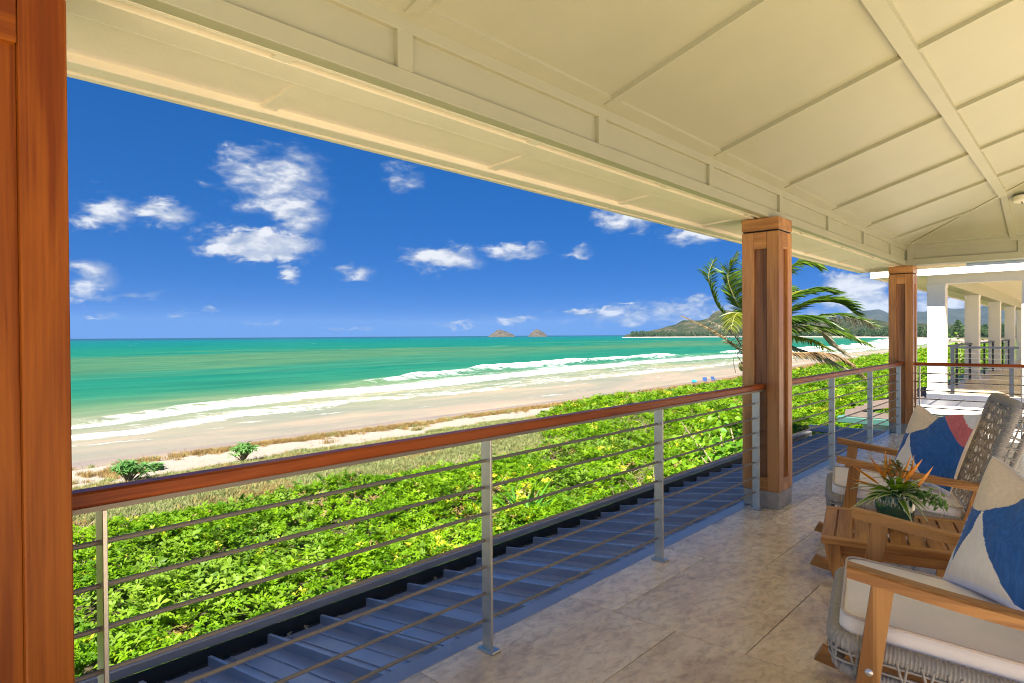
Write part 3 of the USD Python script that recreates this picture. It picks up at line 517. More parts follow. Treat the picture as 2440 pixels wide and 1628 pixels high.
def ceil_z(y): return ZC + SL * (YB - y)
def build_ceiling():
    c = thing('ceiling', kind='structure')
    YR = 0.70; th = 0.02
    X0 = -1.2
    def slab(x0, x1, y0, y1, dz, h):   # sloping piece, bottom dz below the ceiling plane
        return prism([(y0, ceil_z(y0) - dz), (y1, ceil_z(y1) - dz), (y1, ceil_z(y1) - dz + h), (y0, ceil_z(y0) - dz + h)], 0, x0, x1)
    def hipx(y): return XE - .02 - (YB - y)       # hip line in plan
    rows = [(YR, YB), (-0.42, YR), (-0.9, -0.42)]
    ed = [X0] + BAT
    for ya, yb in rows:
        for a, b in zip(ed, ed[1:] + [99]):
            b2 = min(b, hipx(ya))
            if a >= hipx(ya) - .05: 
                continue
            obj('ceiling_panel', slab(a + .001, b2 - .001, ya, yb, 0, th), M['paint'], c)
    for x in BAT:
        for ya, yb in rows:
            y0 = max(ya, YB - (XE - .02 - x)) if x > 0 else ya
            if x + .03 < hipx(yb) and x < 9.4:
                lo = max(ya + .03, YB - (XE - .05 - x))
                if yb - .03 - lo > .05: obj('batten', slab(x - .026, x + .026, lo, yb - .03, .024, .024), M['paint'], c)
    obj('perimeter_batten', slab(X0, XE - .03, YB - .07, YB - .001, .016, .016), M['paint'], c)
    for y in (YR, -0.42): obj('long_batten', slab(X0, hipx(y) , y - .035, y + .035, .034, .034), M['paint'], c)
    # hip end: triangle-ish slope rising from the end beam
    m = MB(); xe = XE - .02; yy = -0.9
    V = []
    dx = 4.0
    A = np.array([[xe, YB, ZC], [xe - (YB - yy), yy, ceil_z(yy)], [xe, yy, ZC]])
    m.add(np.vstack([A, A + [0, 0, .02]]), [[0, 2, 1], [3, 4, 5], [0, 1, 4], [0, 4, 3], [1, 2, 5], [1, 5, 4], [0, 3, 5], [0, 5, 2]])
    obj('hip_panel', m, M['paint'], c)
    # extra triangle of main slope between last panels and hip
    for ya, yb in rows:
        a = max([x for x in ed if x < hipx(ya) - .05])
        a0 = hipx(ya) - .001
        B = np.array([[a0, ya, ceil_z(ya)], [a0, yb, ceil_z(yb)], [hipx(yb), yb, ceil_z(yb)]])
        obj('ceiling_panel', (np.vstack([B, B + [0, 0, .02]]), np.array([[0, 1, 2], [3, 5, 4], [0, 3, 4], [0, 4, 1], [1, 4, 5], [1, 5, 2], [2, 5, 3], [2, 3, 0]])), M['paint'], c)
    def strip(p, q, w, dz):
        p, q = np.array(p, float), np.array(q, float); d = q - p; s = np.cross(d, [0, 0, 1.0]); s /= np.linalg.norm(s); s *= w / 2
        z = np.array([0, 0, dz]); V = [p - s, p + s, q + s, q - s]; V = np.array([v - z for v in V] + [v + z * .6 for v in V])
        return V, np.array([[0, 1, 2, 3], [7, 6, 5, 4], [0, 4, 5, 1], [1, 5, 6, 2], [2, 6, 7, 3], [3, 7, 4, 0]])
    obj('hip_batten', strip((xe, YB, ZC), (xe - (YB - yy), yy, ceil_z(yy)), .05, .014), M['paint'], c)
    obj('hip_end_batten', strip((hipx(YR), YR, ceil_z(YR) - .004), (xe, YR, ZC - .004), .06, .02), M['paint'], c)
    obj('end_perimeter_batten', boxm(xe - .06, xe - .001, -0.9, YB - .03, ZC - .006, ZC + .03), M['paint'], c)
    # plain metal roof over it all
    r = MB()
    r.add(*prism([(2.46, 2.34), (2.46, 2.42), (-0.95, 3.48), (-0.95, 3.40)], 0, X0 - .1, 9.2))
    obj('roof', r, M['greymetal'], label='sloping metal roof above the lanai ceiling', cat='roof')
build_ceiling()

# ------------------------------------------------------------------ railings
RODZ = [0.785, 0.675, 0.566, 0.457, 0.347, 0.237, 0.128]
def rail_post(t, x, y, along):
    """flat steel bar standing across the rail on a small base plate"""
    if along == 0: p = boxm(x - .006, x + .006, y - .024, y + .030, .008, .872, .0015); b = boxm(x - .022, x + .03, y - .045, y + .045, 0.0005, .012, .003)
    else: p = boxm(x - .024, x + .024, y - .006, y + .006, .008, .872, .0015); b = boxm(x - .045, x + .045, y - .03, y + .022, 0.0005, .012, .003)
    po = obj('post', p, M['steel'], t); obj('base_plate', b, M['steel'], po)
def build_railing(x0, x1, posts, label, mat_='red_x'):
    t = thing('railing', label, 'railing'); y = 1.85
    obj('handrail', boxm(x0, x1, y - .028, y + .028, .885, .925, .007), M[mat_], t)
    obj('rail_bar', boxm(x0, x1, y - .022, y + .024, .872, .8845), M['rod'], t)
    for x in posts: rail_post(t, x, y, 0)
    for z in RODZ: obj('rod', tube(np.linspace((x0, y + .012, z), (x1, y + .012, z), 24), .0066, 14), M['rod'], t, smooth=True)
build_railing(0.42, 4.86, [0.513, 1.90, 3.315, 4.755], 'steel rod railing with red wood handrail in front of the green shrubs')
build_railing(5.11, 9.60, [5.21, 6.62, 8.04, 9.47], 'steel rod railing with wood handrail between the two farther pillars')
def build_end_railing():
    t = thing('railing', 'steel rod railing across the lanai end in front of the white wing', 'railing'); x = 9.70
    obj('handrail', boxm(x - .026, x + .026, -1.6, 1.76, .882, .918, .006), M['red_y'], t)
    obj('rail_bar', boxm(x - .02, x + .02, -1.6, 1.76, .872, .8815), M['steel'], t)
    for y in (1.66, 0.625, -.4, -1.4):
        po = obj('post', boxm(x - .024, x + .024, y - .007, y + .007, -.02, .872, .0015), M['steel'], t); obj('base_plate', boxm(x - .045, x + .045, y - .03, y + .03, -.03, -.02, .002), M['steel'], po)
    for z in RODZ: obj('rod', tube(np.linspace((x, -1.6, z - .006), (x, 1.76, z - .006), 16), .0065, 12), M['rod'], t, smooth=True)
build_end_railing()

# ------------------------------------------------------------------ neighbouring white wing
def build_wing():
    t = thing('house_wing', 'white wing of the house with square columns beyond the lanai end', 'building')
    X = 16.3; FLY1 = 2.66
    obj('wing_floor', boxm(X - .02, 46, -4.2, FLY1, -0.30, 0.0, .01), M['tile'], t)
    for i, x in enumerate((X, 21.75, 27.2, 32.65, 38.1)):
        cl = obj('column', boxm(x, x + .34, 2.33, 2.655, 0.001, 2.34, .004), M['white'], t)
        obj('column_base', boxm(x - .012, x + .352, 2.318, 2.667, 0.001, .10, .004), M['white'], cl); obj('column_cap', boxm(x - .012, x + .352, 2.318, 2.667, 2.27, 2.335, .004), M['white'], cl)
    obj('column', boxm(X, X + .34, .72, 1.055, .001, 2.34, .004), M['white'], t)
    obj('front_beam', boxm(X + .003, X + .335, -.9, 2.652, 2.34, 2.755, .003), M['white'], t)
    obj('side_beam', boxm(X + .336, 46, 2.335, 2.65, 2.34, 2.755, .003), M['paint'], t)
    obj('wing_ceiling', boxm(X + .34, 46, -.9, 2.333, 2.66, 2.70), M['soffit'], t)
    # eaves: soffit, white fascia, green gutter
    XE0, YE = 15.8, 3.63
    obj('front_soffit', prism([(XE0 + .03, 2.505), (X + .0, 2.53), (X + .0, 2.56), (XE0 + .03, 2.535)], 1, -.9, YE - .03), M['soffit'], t)
    obj('side_soffit', boxm(X + .001, 46, 2.656, YE - .03, 2.52, 2.55), M['soffit'], t)
    obj('fascia', boxm(XE0, XE0 + .03, -.9, YE, 2.49, 2.695, .003), M['white'], t)
    obj('fascia', boxm(XE0 + .03, 46, YE - .03, YE, 2.49, 2.695, .003), M['white'], t)
    gp = [(XE0 - .06, 2.72), (XE0 - .05, 2.695), (XE0 - .02, 2.685), (XE0 - .001, 2.685), (XE0 - .001, 2.76), (XE0 - .065, 2.76)]
    obj('gutter', prism(gp, 1, -.9, YE + .12), M['green'], t)
    gs = [(YE + .10, 2.72), (YE + .085, 2.66), (YE + .04, 2.635), (YE + .001, 2.64), (YE + .001, 2.76), (YE + .115, 2.76)]
    obj('gutter', prism(gs, 0, XE0 + .001, 46), M['green'], t)
    obj('roof', prism([(XE0 - .05, 2.765), (XE0 + 5, 4.4), (46, 4.4), (46, 2.765)], 1, -.9, 3.4), M['greymetal'], t)
    obj('lower_wall', boxm(X + .05, 46, -4, 2.6, -3.4, -0.301), M['white'], t)
    # low roof in the gap, seen over the end railing
    X0 = 15.0
    obj('gap_flashing', boxm(X - .06, X - .021, -4, 2.66, -.12, -.004, .004), M['greymetal'], t)
    z = lambda x: -.135 + (x - X0) * .03
    for y in np.arange(-3.6, 2.7, .43):
        obj('gap_pan', prism([(X0, z(X0)), (X - .06, z(X - .06)), (X - .06, z(X - .06) - .02), (X0, z(X0) - .02)], 1, y + .012, y + .418), M['greymetal'], t)
        obj('gap_rib', prism([(X0, z(X0) + .03), (X - .06, z(X - .06) + .03), (X - .06, z(X) - .02), (X0, z(X0) - .02)], 1, y - .012, y + .012), M['greymetal'], t)
    obj('gap_fascia', boxm(X0 - .03, X0, -4, 2.70, -.30, -.13, .003), M['white'], t)
    obj('gap_soffit', boxm(X0, X0 + .25, -4, 2.70, -.34, -.31), M['paint'], t)
    obj('gap_wall', boxm(X0 + .12, X0 + .22, -4, 2.72, -3.4, -.34), M['white'], t)
    # lower roof round the sea side, with its green gutter
    zs = lambda y: -.12 - (y - 2.67) * .20
    for k in range(10):
        a = X0 + .1 + k * .75
        obj('side_pan', prism([(2.67, zs(2.67)), (3.95, zs(3.95)), (3.95, zs(3.95) - .03), (2.67, zs(2.67) - .03)], 0, a + .02, a + .73), M['brownmetal'], t)
        obj('side_rib', prism([(2.67, zs(2.67) + .04), (3.95, zs(3.95) + .04), (3.95, zs(3.95) - .03), (2.67, zs(2.67) - .03)], 0, a - .02, a + .02), M['brownmetal'], t)
    obj('lower_gutter', prism([(X0 - .06, -.49), (X0 + .08, -.47), (X0 + .08, -.62), (X0 - .02, -.60)], 1, 2.6, 4.08), M['green'], t)
    obj('lower_gutter', prism([(4.08, -.49), (3.95, -.47), (3.95, -.62), (4.04, -.60)], 0, X0, 46), M['green'], t)
    obj('gable_board', boxm(X0 + .005, X0 + .08, 2.66, 3.94, -.468, -.36), M['brownmetal'], t)
    obj('lower_side_wall', boxm(X0 + .1, 46, 2.75, 3.62, -3.4, -.621), plain('pale_green_wall', (0.62, 0.66, 0.52), .6), t)
    # dark metal railings of the wing
    def wing_rail(p, q, posts, label):
        r = thing('metal_railing', label, 'railing', group='dark railings of the white wing'); p, q = np.array(p, float), np.array(q, float); d = q - p
        w = np.array([-d[1], d[0]]) / np.linalg.norm(d) * .025
        def bar(a, b, z0, z1, ww=1.0):
            w2 = w * ww; V = [(a - w2), (a + w2), (b + w2), (b - w2)]
            return np.array([(*v, z) for z in (z0, z1) for v in V]), np.array([[3, 2, 1, 0], [4, 5, 6, 7], [0, 1, 5, 4], [1, 2, 6, 5], [2, 3, 7, 6], [3, 0, 4, 7]])
        obj('top_bar', bar(p, q, .965, 1.01), M['darkmetal'], r)
        u = d / np.linalg.norm(d)
        for s in posts:
            c = p + d * s; obj('post', bar(c - u * .035, c + u * .035, 0.001, .964), M['darkmetal'], r)
        for z in np.linspace(.12, .86, 8): obj('cable', tube([(*p, z), (*q, z)], .003, 5), M['steel'], r)
    wing_rail((X + .05, 2.25), (X + .05, 1.10), (.04, .90), 'dark metal railing across the front opening of the white wing')
    wing_rail((X + .36, 2.50), (21.74, 2.50), (.03, .5, .95), 'dark metal railing between the first two white columns of the wing')
    wing_rail((22.1, 2.50), (27.19, 2.50), (.03, .5, .95), 'dark metal railing between the second and third white columns of the wing')
    wing_rail((27.55, 2.50), (32.64, 2.50), (.03, .5, .95), 'dark metal railing farthest down the white wing behind the third column')
build_wing()

# ------------------------------------------------------------------ far land
def pol(az, r): return np.array([math.cos(math.radians(az)) * r, math.sin(math.radians(az)) * r])
def ridge(name, prof, dist, depth, shape, m, label=None, cat=None, kind=None, seed=0, base=-7.0, rough=0.10, n=120, azpad=0.0):
    """land whose skyline has the given (azimuth, elevation) heights at its crest; a full heightfield from the near foot to the far foot"""
    az = np.array([p[0] for p in prof])[::-1]; el = np.array([p[1] for p in prof])[::-1]
    A = np.linspace(az[0], az[-1], n); W = np.linspace(0, 1, 34)
    dd = dist(A) if callable(dist) else np.full(n, dist); crest = shape
    H = np.interp(A, az, el); Hm = np.tan(np.radians(H)) * (dd + depth * crest) + EYE
    V = []
    for i, a in enumerate(A):
        for w in W:
            r = dd[i] + depth * w; p = pol(a, r)
            k = (w / crest) ** 1.25 if w < crest else max(0.0, 1 - ((w - crest) / (1 - crest)) ** 1.6)
            V.append((*p, base + (Hm[i] - base) * k))
    V = np.array(V); b = len(W)
    jit = (meshkit.fbm(V * [1 / (depth * .16)] * 3 + 7.7 * seed, 4, seed) - .5) * 2 * rough * (Hm.max() - base)
    kk = np.tile(np.sin(np.clip(W / crest, 0, 1) * PI) , n); V[:, 2] += jit * kk
    i = (np.arange(n - 1)[:, None] * b + np.arange(b - 1)[None, :]).ravel()
    f = np.stack([i, i + 1, i + b + 1, i + b], 1)[:, ::-1]
    return obj(name, (V, f), m, smooth=True, label=label, cat=cat, kind=kind)

def land_mat(name, c1, c2, c3, scale):
    n = {'ge': ('geometry', {}), 'n1': ('noise_texture', {'scale': scale, 'detail': 7.0, 'roughness': 0.68}), 'ra': ('rgb_ramp', {'ramp': [(0.36, c1), (0.5, c2), (0.66, c3)]}), 'b': ('bump', {'strength': 0.8, 'distance': 6.0}), 'p': ('principled_bsdf', {'roughness': 0.9, 'specular_ior_level': 0.1})}
    return mat(name, n, [('ge.position', 'n1.vector'), ('n1.fac', 'ra.fac'), ('ra.color', 'p.base_color'), ('n1.fac', 'b.height'), ('b.normal', 'p.normal')], 'p.BSDF')
LM = {'head': land_mat('headland', (0.016, 0.030, 0.013), (0.038, 0.048, 0.022), (0.095, 0.080, 0.052), 0.022), 'mt': land_mat('mountain', (0.018, 0.026, 0.02), (0.03, 0.04, 0.028), (0.05, 0.055, 0.04), 0.004), 'isl': land_mat('island', (0.055, 0.047, 0.036), (0.09, 0.075, 0.055), (0.125, 0.105, 0.075), 0.05)}
HEAD = [(32.1, -0.10), (31.83, 0.06), (30.73, 0.1), (30.07, 0.30), (29.09, 0.50), (28.33, 0.74), (27.69, 0.87), (27.37, 1.12), (27.1, 1.23), (25.78, 1.18), (25.04, 1.35), (24.83, 1.63), (24.52, 1.91), (23.9, 2.08), (22.77, 1.92), (20.5, 1.35), (17.83, 0.99), (15.5, 1.15), (13.85, 1.29), (12.89, 1.13), (11.65, 0.82), (9.66, 0.72), (8.08, 0.62), (5, .5), (1, .4), (-8, .3)]
MOUNT = [(19, .5), (15.8, 1.18), (14.49, 1.53), (13.72, 1.76), (13.02, 1.77), (12.39, 1.84), (12.02, 1.69), (11.71, 1.5), (9.75, 1.61), (9.44, 1.57), (8.08, 1.88), (7.76, 1.74), (6.9, 1.76), (5.9, 1.86), (5.77, 1.96), (5.4, 1.92), (4.47, 1.82), (3.76, 1.74), (0, 1.9), (-6, 1.5)]
bayr = lambda A: np.interp(A, [-8, 4, 9, 12, 16, 24, 28, 31, 32.2], [520, 640, 820, 1050, 1330, 1560, 1560, 1500, 1480])
ridge('headland', HEAD, bayr, 420.0, 0.62, LM['head'], kind='structure', seed=3, rough=.07, n=200)
ridge('mountain', MOUNT, 6500.0, 2600.0, 0.6, LM['mt'], kind='structure', seed=5, rough=.22, n=160)
for nm, P, lab in (('island', [(44.05, -0.06), (43.74, 0.18), (43.55, .30), (43.44, 0.42), (43.2, .56), (43.07, 0.6), (42.9, .52), (42.7, 0.49), (42.4, .34), (42.22, 0.28), (41.9, .12), (41.70, -0.05)], 'rocky brown islet on the horizon, the one with the steeper pointed top'),
                  ('island', [(40.5, -0.05), (40.28, 0.23), (40.1, .40), (39.95, 0.53), (39.78, .60), (39.61, 0.56), (39.24, 0.34), (39.0, .14), (38.84, -0.05)], 'rounded brown islet on the horizon, the one nearer the headland')):
    ridge(nm, [(a, e * .9 if e > 0 else e) for a, e in P], 3000.0, 260.0, 0.5, LM['isl'], label=lab, cat='island', seed=9, rough=.07, n=60)

def far_beach():
    A = np.linspace(-8, 32.3, 90); V = []
    for a in A:
        r = float(bayr(a)); 
        for dr, z in ((-28, -6.2), (-14, -5.5), (8, -4.6), (40, -4.0)): V.append((*pol(a, r + dr), z))
    i = (np.arange(len(A) - 1)[:, None] * 4 + np.arange(3)[None, :]).ravel()
    obj('beach', (np.array(V), np.stack([i, i + 4, i + 5, i + 1], 1)), plain('far_sand', (0.42, 0.36, 0.29), .9, var=.06), kind='structure', smooth=True)
far_beach()

# ------------------------------------------------------------------ vegetation
def leaf_blade(L, W, bend, fold, n=3, tip=0.5):
    """a leaf along +x from the origin, folded on its midrib, curving down; widest at "tip" of its length"""
    V, F = [], []
    for i in range(n + 1):
        s = i / n; w = W / 2 * (math.sin(PI * s ** (math.log(.5) / math.log(tip)))) if 0 < s < 1 else (0.10 * W if s == 0 else 0.0)
        x = L * s; z = -bend * L * s * s
        V += [(x, -w, z + fold * w), (x, 0, z), (x, w, z + fold * w)]
    for i in range(n):
        a = 3 * i
        F += [(a, a + 3, a + 4, a + 1), (a + 1, a + 4, a + 5, a + 2)]
    return np.array(V), np.array(F)

def rot(v, yaw, pitch=0.0, roll=0.0):
    c, s = math.cos(roll), math.sin(roll); v = v @ np.array([[1, 0, 0], [0, c, s], [0, -s, c]])
    c, s = math.cos(pitch), math.sin(pitch); v = v @ np.array([[c, 0, s], [0, 1, 0], [-s, 0, c]])
    c, s = math.cos(yaw), math.sin(yaw); return v @ np.array([[c, s, 0], [-s, c, 0], [0, 0, 1]])

def rosette(rng, n, L, W, up=(0.1, 1.1), z=0.0, bend=.25, tip=.62, seg=3):
    m = MB()
    for i in range(n):
        k = rng.uniform(.7, 1.15); v, f = leaf_blade(L * k, W * k, bend * rng.uniform(.3, 1.6), .35, seg, tip)
        m.add(rot(v, 2.4 * i + rng.uniform(-.3, .3), rng.uniform(*up), rng.uniform(-.5, .5)) + [0, 0, z * i / n], f)
    return m.mesh()

def shrub_cluster(rng, k, spread, n, L, W, seg=3):
    """several rosettes on short stalks: one sprig of shrub"""
    m = MB()
    for _ in range(k):
        o = np.array([rng.uniform(-spread, spread), rng.uniform(-spread, spread), rng.uniform(-.07, .05)])
        v, f = rosette(rng, n, L, W, (-.15, 1.0), .05, seg=seg); tilt = rot(v, rng.uniform(0, 6.28), rng.uniform(-.5, .5))
        m.add(tilt + o, f)
    return m.mesh()

def scatter(name, protos, pos, idx, yaw, scale, tilt, kind='stuff', label=None, cat=None):
    pi = UsdGeom.PointInstancer.Define(stage, numbered('/World', name)); base = pi.GetPath()
    rel = []
    for k, (mesh, m) in enumerate(protos):
        pth = f'{base}/sprig' + (f'_{k:03d}' if k else '')
        usdkit.mesh(stage, pth, mesh, m, True); rel.append(pth)
    pi.CreatePrototypesRel().SetTargets([Sdf.Path(p) for p in rel])
    pi.CreateProtoIndicesAttr(Vt.IntArray.FromNumpy(idx.astype(np.int32)))
    pi.CreatePositionsAttr(Vt.Vec3fArray.FromNumpy(pos.astype(np.float32)))
    pi.CreateScalesAttr(Vt.Vec3fArray.FromNumpy(np.repeat(scale[:, None], 3, 1).astype(np.float32)))
    q = []
    for y, (tx, ty) in zip(yaw, tilt):
        r = Gf.Rotation(Gf.Vec3d(0, 0, 1), math.degrees(y)) * Gf.Rotation(Gf.Vec3d(1, 0, 0), math.degrees(tx)) * Gf.Rotation(Gf.Vec3d(0, 1, 0), math.degrees(ty))
        g = r.GetQuat(); im = g.GetImaginary(); q.append(Gf.Quath(float(g.GetReal()), *map(float, im)))
    pi.CreateOrientationsAttr(Vt.QuathArray(q))
    return tag(pi, label, cat, kind=kind)

BUSH_X = [-25, 5, 12, 16, 21, 26, 33, 60, 95, 125, 200, 320]; BUSH_Y = [17.9, 17.3, 15.9, 15.8, 16.9, 20.5, 27.0, 28.6, 29.8, 33, 36.5, 40]
def bush_edge(x, y): return lerp(x, BUSH_X, BUSH_Y) + (nz2(x, y, 2.6, 33) - .5) * 3.2 + (nz2(x, y, 9.0, 34) - .5) * 3.0
def bush_h(x, y):
    e = np.clip((bush_edge(x, y) - y) / 2.2, 0, 1)
    h = 0.35 + 0.75 * nz2(x, y, 5.5, 35) + 1.0 * (nz2(x, y, 1.6, 36) - .40) + .45 * (nz2(x, y, .75, 37, 2) - .5)
    return h * (0.35 + 0.65 * e)
def build_shrubs():
    rng = np.random.default_rng(5); P = []
    def fill(x0, x1, y0, y1, dens):
        n = int((x1 - x0) * (y1 - y0) * dens); x = rng.uniform(x0, x1, n); y = rng.uniform(y0, y1, n)
        k = y < bush_edge(x, y); return x[k], y[k]
    xs, ys, sc = [], [], []
    for a in ((-4, 14, 5.5, 20, 66, .85), (14, 30, 5.5, 30, 42, 1.0), (30, 60, 6, 31, 15, 1.6), (60, 130, 8, 36, 6, 2.3), (130, 300, 8, 44, 1.6, 4.0)):
        x, y = fill(*a[:5]); xs.append(x); ys.append(y); sc.append(np.full(len(x), a[5]))
    x, y, s = np.concatenate(xs), np.concatenate(ys), np.concatenate(sc)
    # thin bare patches where stems show
    bare = nz2(x, y, 1.5, 44); keep = (bare < .645) | (rng.random(len(x)) < .22)
    house = (y < 4.4) | ((x > 14.5) & (y < 4.6)); keep &= ~house
    x, y, s = x[keep], y[keep], s[keep]
    z = ground_z(x, y) + bush_h(x, y) - rng.random(len(x)) ** 2 * .30 * s
    yel = (nz2(x, y, 2.2, 45) > .60) & (rng.random(len(x)) < .22) | (rng.random(len(x)) < .02)
    idx = np.where(yel, rng.integers(6, 8, len(x)), rng.integers(0, 6, len(x)))
    dull = (nz2(x, y, 1.8, 46) + rng.normal(0, .06, len(x)) > .63) & ~yel; idx[dull] = rng.integers(8, 10, dull.sum())
    idx[(rng.random(len(x)) < .012) | ((bare[keep] > .585) & (rng.random(len(x)) < .30))] = 10
    r2 = np.random.default_rng(8)
    protos = [(shrub_cluster(r2, 4, .15, 9, .092, .042), M['leaf']) for _ in range(6)] + [(shrub_cluster(r2, 3, .13, 8, .10, .045), M['leaf_yellow']) for _ in range(2)] + [(shrub_cluster(r2, 2, .15, 7, .135, .068), M['leaf_dull']) for _ in range(2)] + [(shrub_cluster(r2, 2, .13, 6, .09, .035), M['grass_dry'])]
    scatter('naupaka_shrubs', protos, np.stack([x, y, z], 1), idx, rng.uniform(0, 6.28, len(x)), s * rng.uniform(.75, 1.25, len(x)), rng.normal(0, .28, (len(x), 2)), label='bright green low shrubs filling the slope between house and beach', cat='shrubs')
    # bare stems showing through
    n = 2200; x = rng.uniform(0, 40, n); y = rng.uniform(6, 26, n); k = (y < bush_edge(x, y)) & (nz2(x, y, 1.5, 44) > .60); x, y = x[k], y[k]
    tw = []
    for _ in range(3):
        m = MB()
        for _ in range(14):
            a = rng.uniform(0, 6.28); p = rng.uniform(-.2, .2, 3) * [1, 1, .3]; l = rng.uniform(.25, .6); e = p + [math.cos(a) * l * .7, math.sin(a) * l * .7, l * rng.uniform(.2, .8)]
            m.tube([p, (p + e) / 2 + rng.normal(0, .05, 3), e], [.008, .006, .003], 4, False)
        tw.append((m.mesh(), M['twig']))
    scatter('dry_stems', tw, np.stack([x, y, ground_z(x, y) + bush_h(x, y) * .55], 1), rng.integers(0, 3, len(x)), rng.uniform(0, 6.28, len(x)), rng.uniform(.8, 1.5, len(x)), rng.normal(0, .2, (len(x), 2)), label='dry bare stems showing through thin patches of the green shrubs', cat='twigs')
    # understorey mass so no soil shows between leaves
build_shrubs()

def build_grass():
    rng = np.random.default_rng(6)
    def tuft(n, h, lean, w):
        m = MB()
        for _ in range(n):
            a = rng.uniform(0, 6.28); o = rng.normal(0, .09, 2); l = h * rng.uniform(.5, 1.2); d = np.array([math.cos(a), math.sin(a)]) * l * rng.uniform(.1, lean); s = np.array([-math.sin(a), math.cos(a)]) * w
            p0 = np.array([*o, -.03]); p1 = np.array([*(o + d * .45), l * .62]); p2 = np.array([*(o + d), l * rng.uniform(.75, 1.0)])
            S = np.array([*s, 0]); m.add([p0 - S, p0 + S, p1 - S * .8, p1 + S * .8, p2], [[0, 1, 3], [0, 3, 2], [2, 3, 4]])
        return m.mesh()
    pr = [(tuft(40, .20, 1.1, .006), M['grass_dry']), (tuft(40, .17, 1.2, .006), M['grass_dry']), (tuft(40, .17, 1.2, .007), M['grass_olive']), (tuft(40, .13, 1.5, .008), M['grass_olive'])]
    def put(name, x, y, dry, sc, label):
        idx = np.where(rng.random(len(x)) < dry, rng.integers(0, 2, len(x)), rng.integers(2, 4, len(x)))
        scatter(name, pr, np.stack([x, y, ground_z(x, y)], 1), idx, rng.uniform(0, 6.28, len(x)), sc * rng.uniform(.7, 1.3, len(x)), rng.normal(0, .12, (len(x), 2)), label=label, cat='grass')
    # olive meadow between shrubs and dune
    x = rng.uniform(-2, 40, 34000); y = rng.uniform(12.5, 30, len(x)); k = (y > bush_edge(x, y) - .8) & (y < 28.4 + (nz2(x, y, 2.2, 71) - .5) * 4.5); put('meadow_grass', x[k], y[k], np.clip(nz2(x[k], y[k], 2.5, 78) * 2.0 - 1.0, 0, 1), 1.0, 'olive and straw grass between the shrubs and the dune')
    # brown grass on the seaward lip of the dune
    x = np.concatenate([rng.uniform(-2, 60, 15000), rng.uniform(60, 220, 12000)]); w = shore(x) - 43.4; y = rng.uniform(29.5, 37.2, len(x)); n1 = nz2(x, y, 4.0, 72)
    lip = np.exp(-((y - 35.1) / 1.0) ** 2); pat = nz2(x * .6, y, 3.4, 73)
    k = (rng.random(len(x)) < lip * np.clip(pat * 4.2 - 1.35, 0, 1)) | ((nz2(x, y, 2.0, 74) > .63) & (rng.random(len(x)) < .45))
    x, y, w = x[k], y[k], w[k]; put('dune_grass', x, y + w * np.clip((y - 10) / 25, 0, 1), np.clip(nz2(x, y, 3.0, 75) * 2.2 - .2, 0, 1), np.where(x > 60, 1.8, 1.15), 'brown and green grass along the seaward edge of the sand dune')
build_grass()

def build_lily():
    rng = np.random.default_rng(21); t = thing('spider_lily', 'tall strap-leaved lily standing just behind the middle steel post', 'plant', (10.7, 9.3, 0))
    g = float(ground_z(10.7, 9.3)) + .25
    for i in range(34):
        a = 2.4 * i; L = rng.uniform(.9, 1.45); v, f = leaf_blade(L, .085, rng.uniform(.05, .6), .3, 6, .35)
        obj('leaf', (rot(v, a, rng.uniform(.75, 1.35)) + [rng.normal(0, .06), rng.normal(0, .06), g], f), M['leaf_lily'], t, smooth=True)
build_lily()
def build_heliotrope(x, y, s, label, seed):
    rng = np.random.default_rng(seed); z = float(ground_z(x, y)); t = thing('heliotrope_bush', label, 'plant', (x, y, z))
    st = MB(); fo = MB()
    for _ in range(int(22 * s) + 8):
        a = rng.uniform(0, 6.28); r = rng.uniform(.1, .75) * s; h = (.75 - .45 * (r / s) ** 2) * s * rng.uniform(.75, 1.1); tip = np.array([math.cos(a) * r, math.sin(a) * r, h])
        st.tube([(0, 0, 0), tip * [.5, .5, .6], tip], [.03 * s, .02 * s, .012 * s], 5)
        v, f = rosette(rng, 13, .26, .085, (-.5, .9), .06, bend=.5, tip=.6); fo.add(v + tip, f)
    obj('stems', st, M['twig'], t); obj('foliage', fo, M['leaf_helio'], t, smooth=True)
build_heliotrope(8.3, 26.9, 1.0, 'pale green beach bush on the sand nearest the left wood pillar', 31)
build_heliotrope(13.2, 27.9, 1.0, 'pale green rosette bush on the sand, rising just above the red handrail', 32)
build_heliotrope(10.4, 30.0, .28, 'tiny green seedling alone on the pale sand', 33)
def build_broadleaf(x, y, z, r, h, label, seed, n=420):
    rng = np.random.default_rng(seed); t = thing('broadleaf_bush', label, 'shrub', (x, y, float(ground_z(x, y))))
    fo = MB(); st = MB()
    for i in range(9):
        a = rng.uniform(0, 6.28); e = np.array([math.cos(a) * r * .7, math.sin(a) * r * .7, h * rng.uniform(.6, .95)]); st.tube(spline([(0, 0, 0), e * [.4, .4, .6], e], 5), np.linspace(.035, .012, 5), 5)
    for i in range(n):
        d = rng.normal(0, 1, 3); d /= np.linalg.norm(d); d[2] = abs(d[2]); k = rng.uniform(.72, 1.05); c = np.array([d[0] * r * k, d[1] * r * k, .15 + d[2] * (h - .15) * k])
        c *= 1 + .10 * math.sin(5 * math.atan2(d[1], d[0]) + seed)
        L = rng.uniform(.11, .18); v, f = leaf_blade(L, L * .85, rng.uniform(0, .5), .25, 3, .5); fo.add(rot(v, math.atan2(d[1], d[0]) + rng.normal(0, .8), rng.uniform(-.9, .5), rng.normal(0, .5)) + c, f)
    obj('stems', st, M['twig'], t); obj('foliage', fo, M['leaf_big'], t, smooth=True)
build_broadleaf(12.4, 4.95, 0, 1.35, 2.85, 'big-leaved green bush just beyond the railing between the two farther pillars', 41, 900)
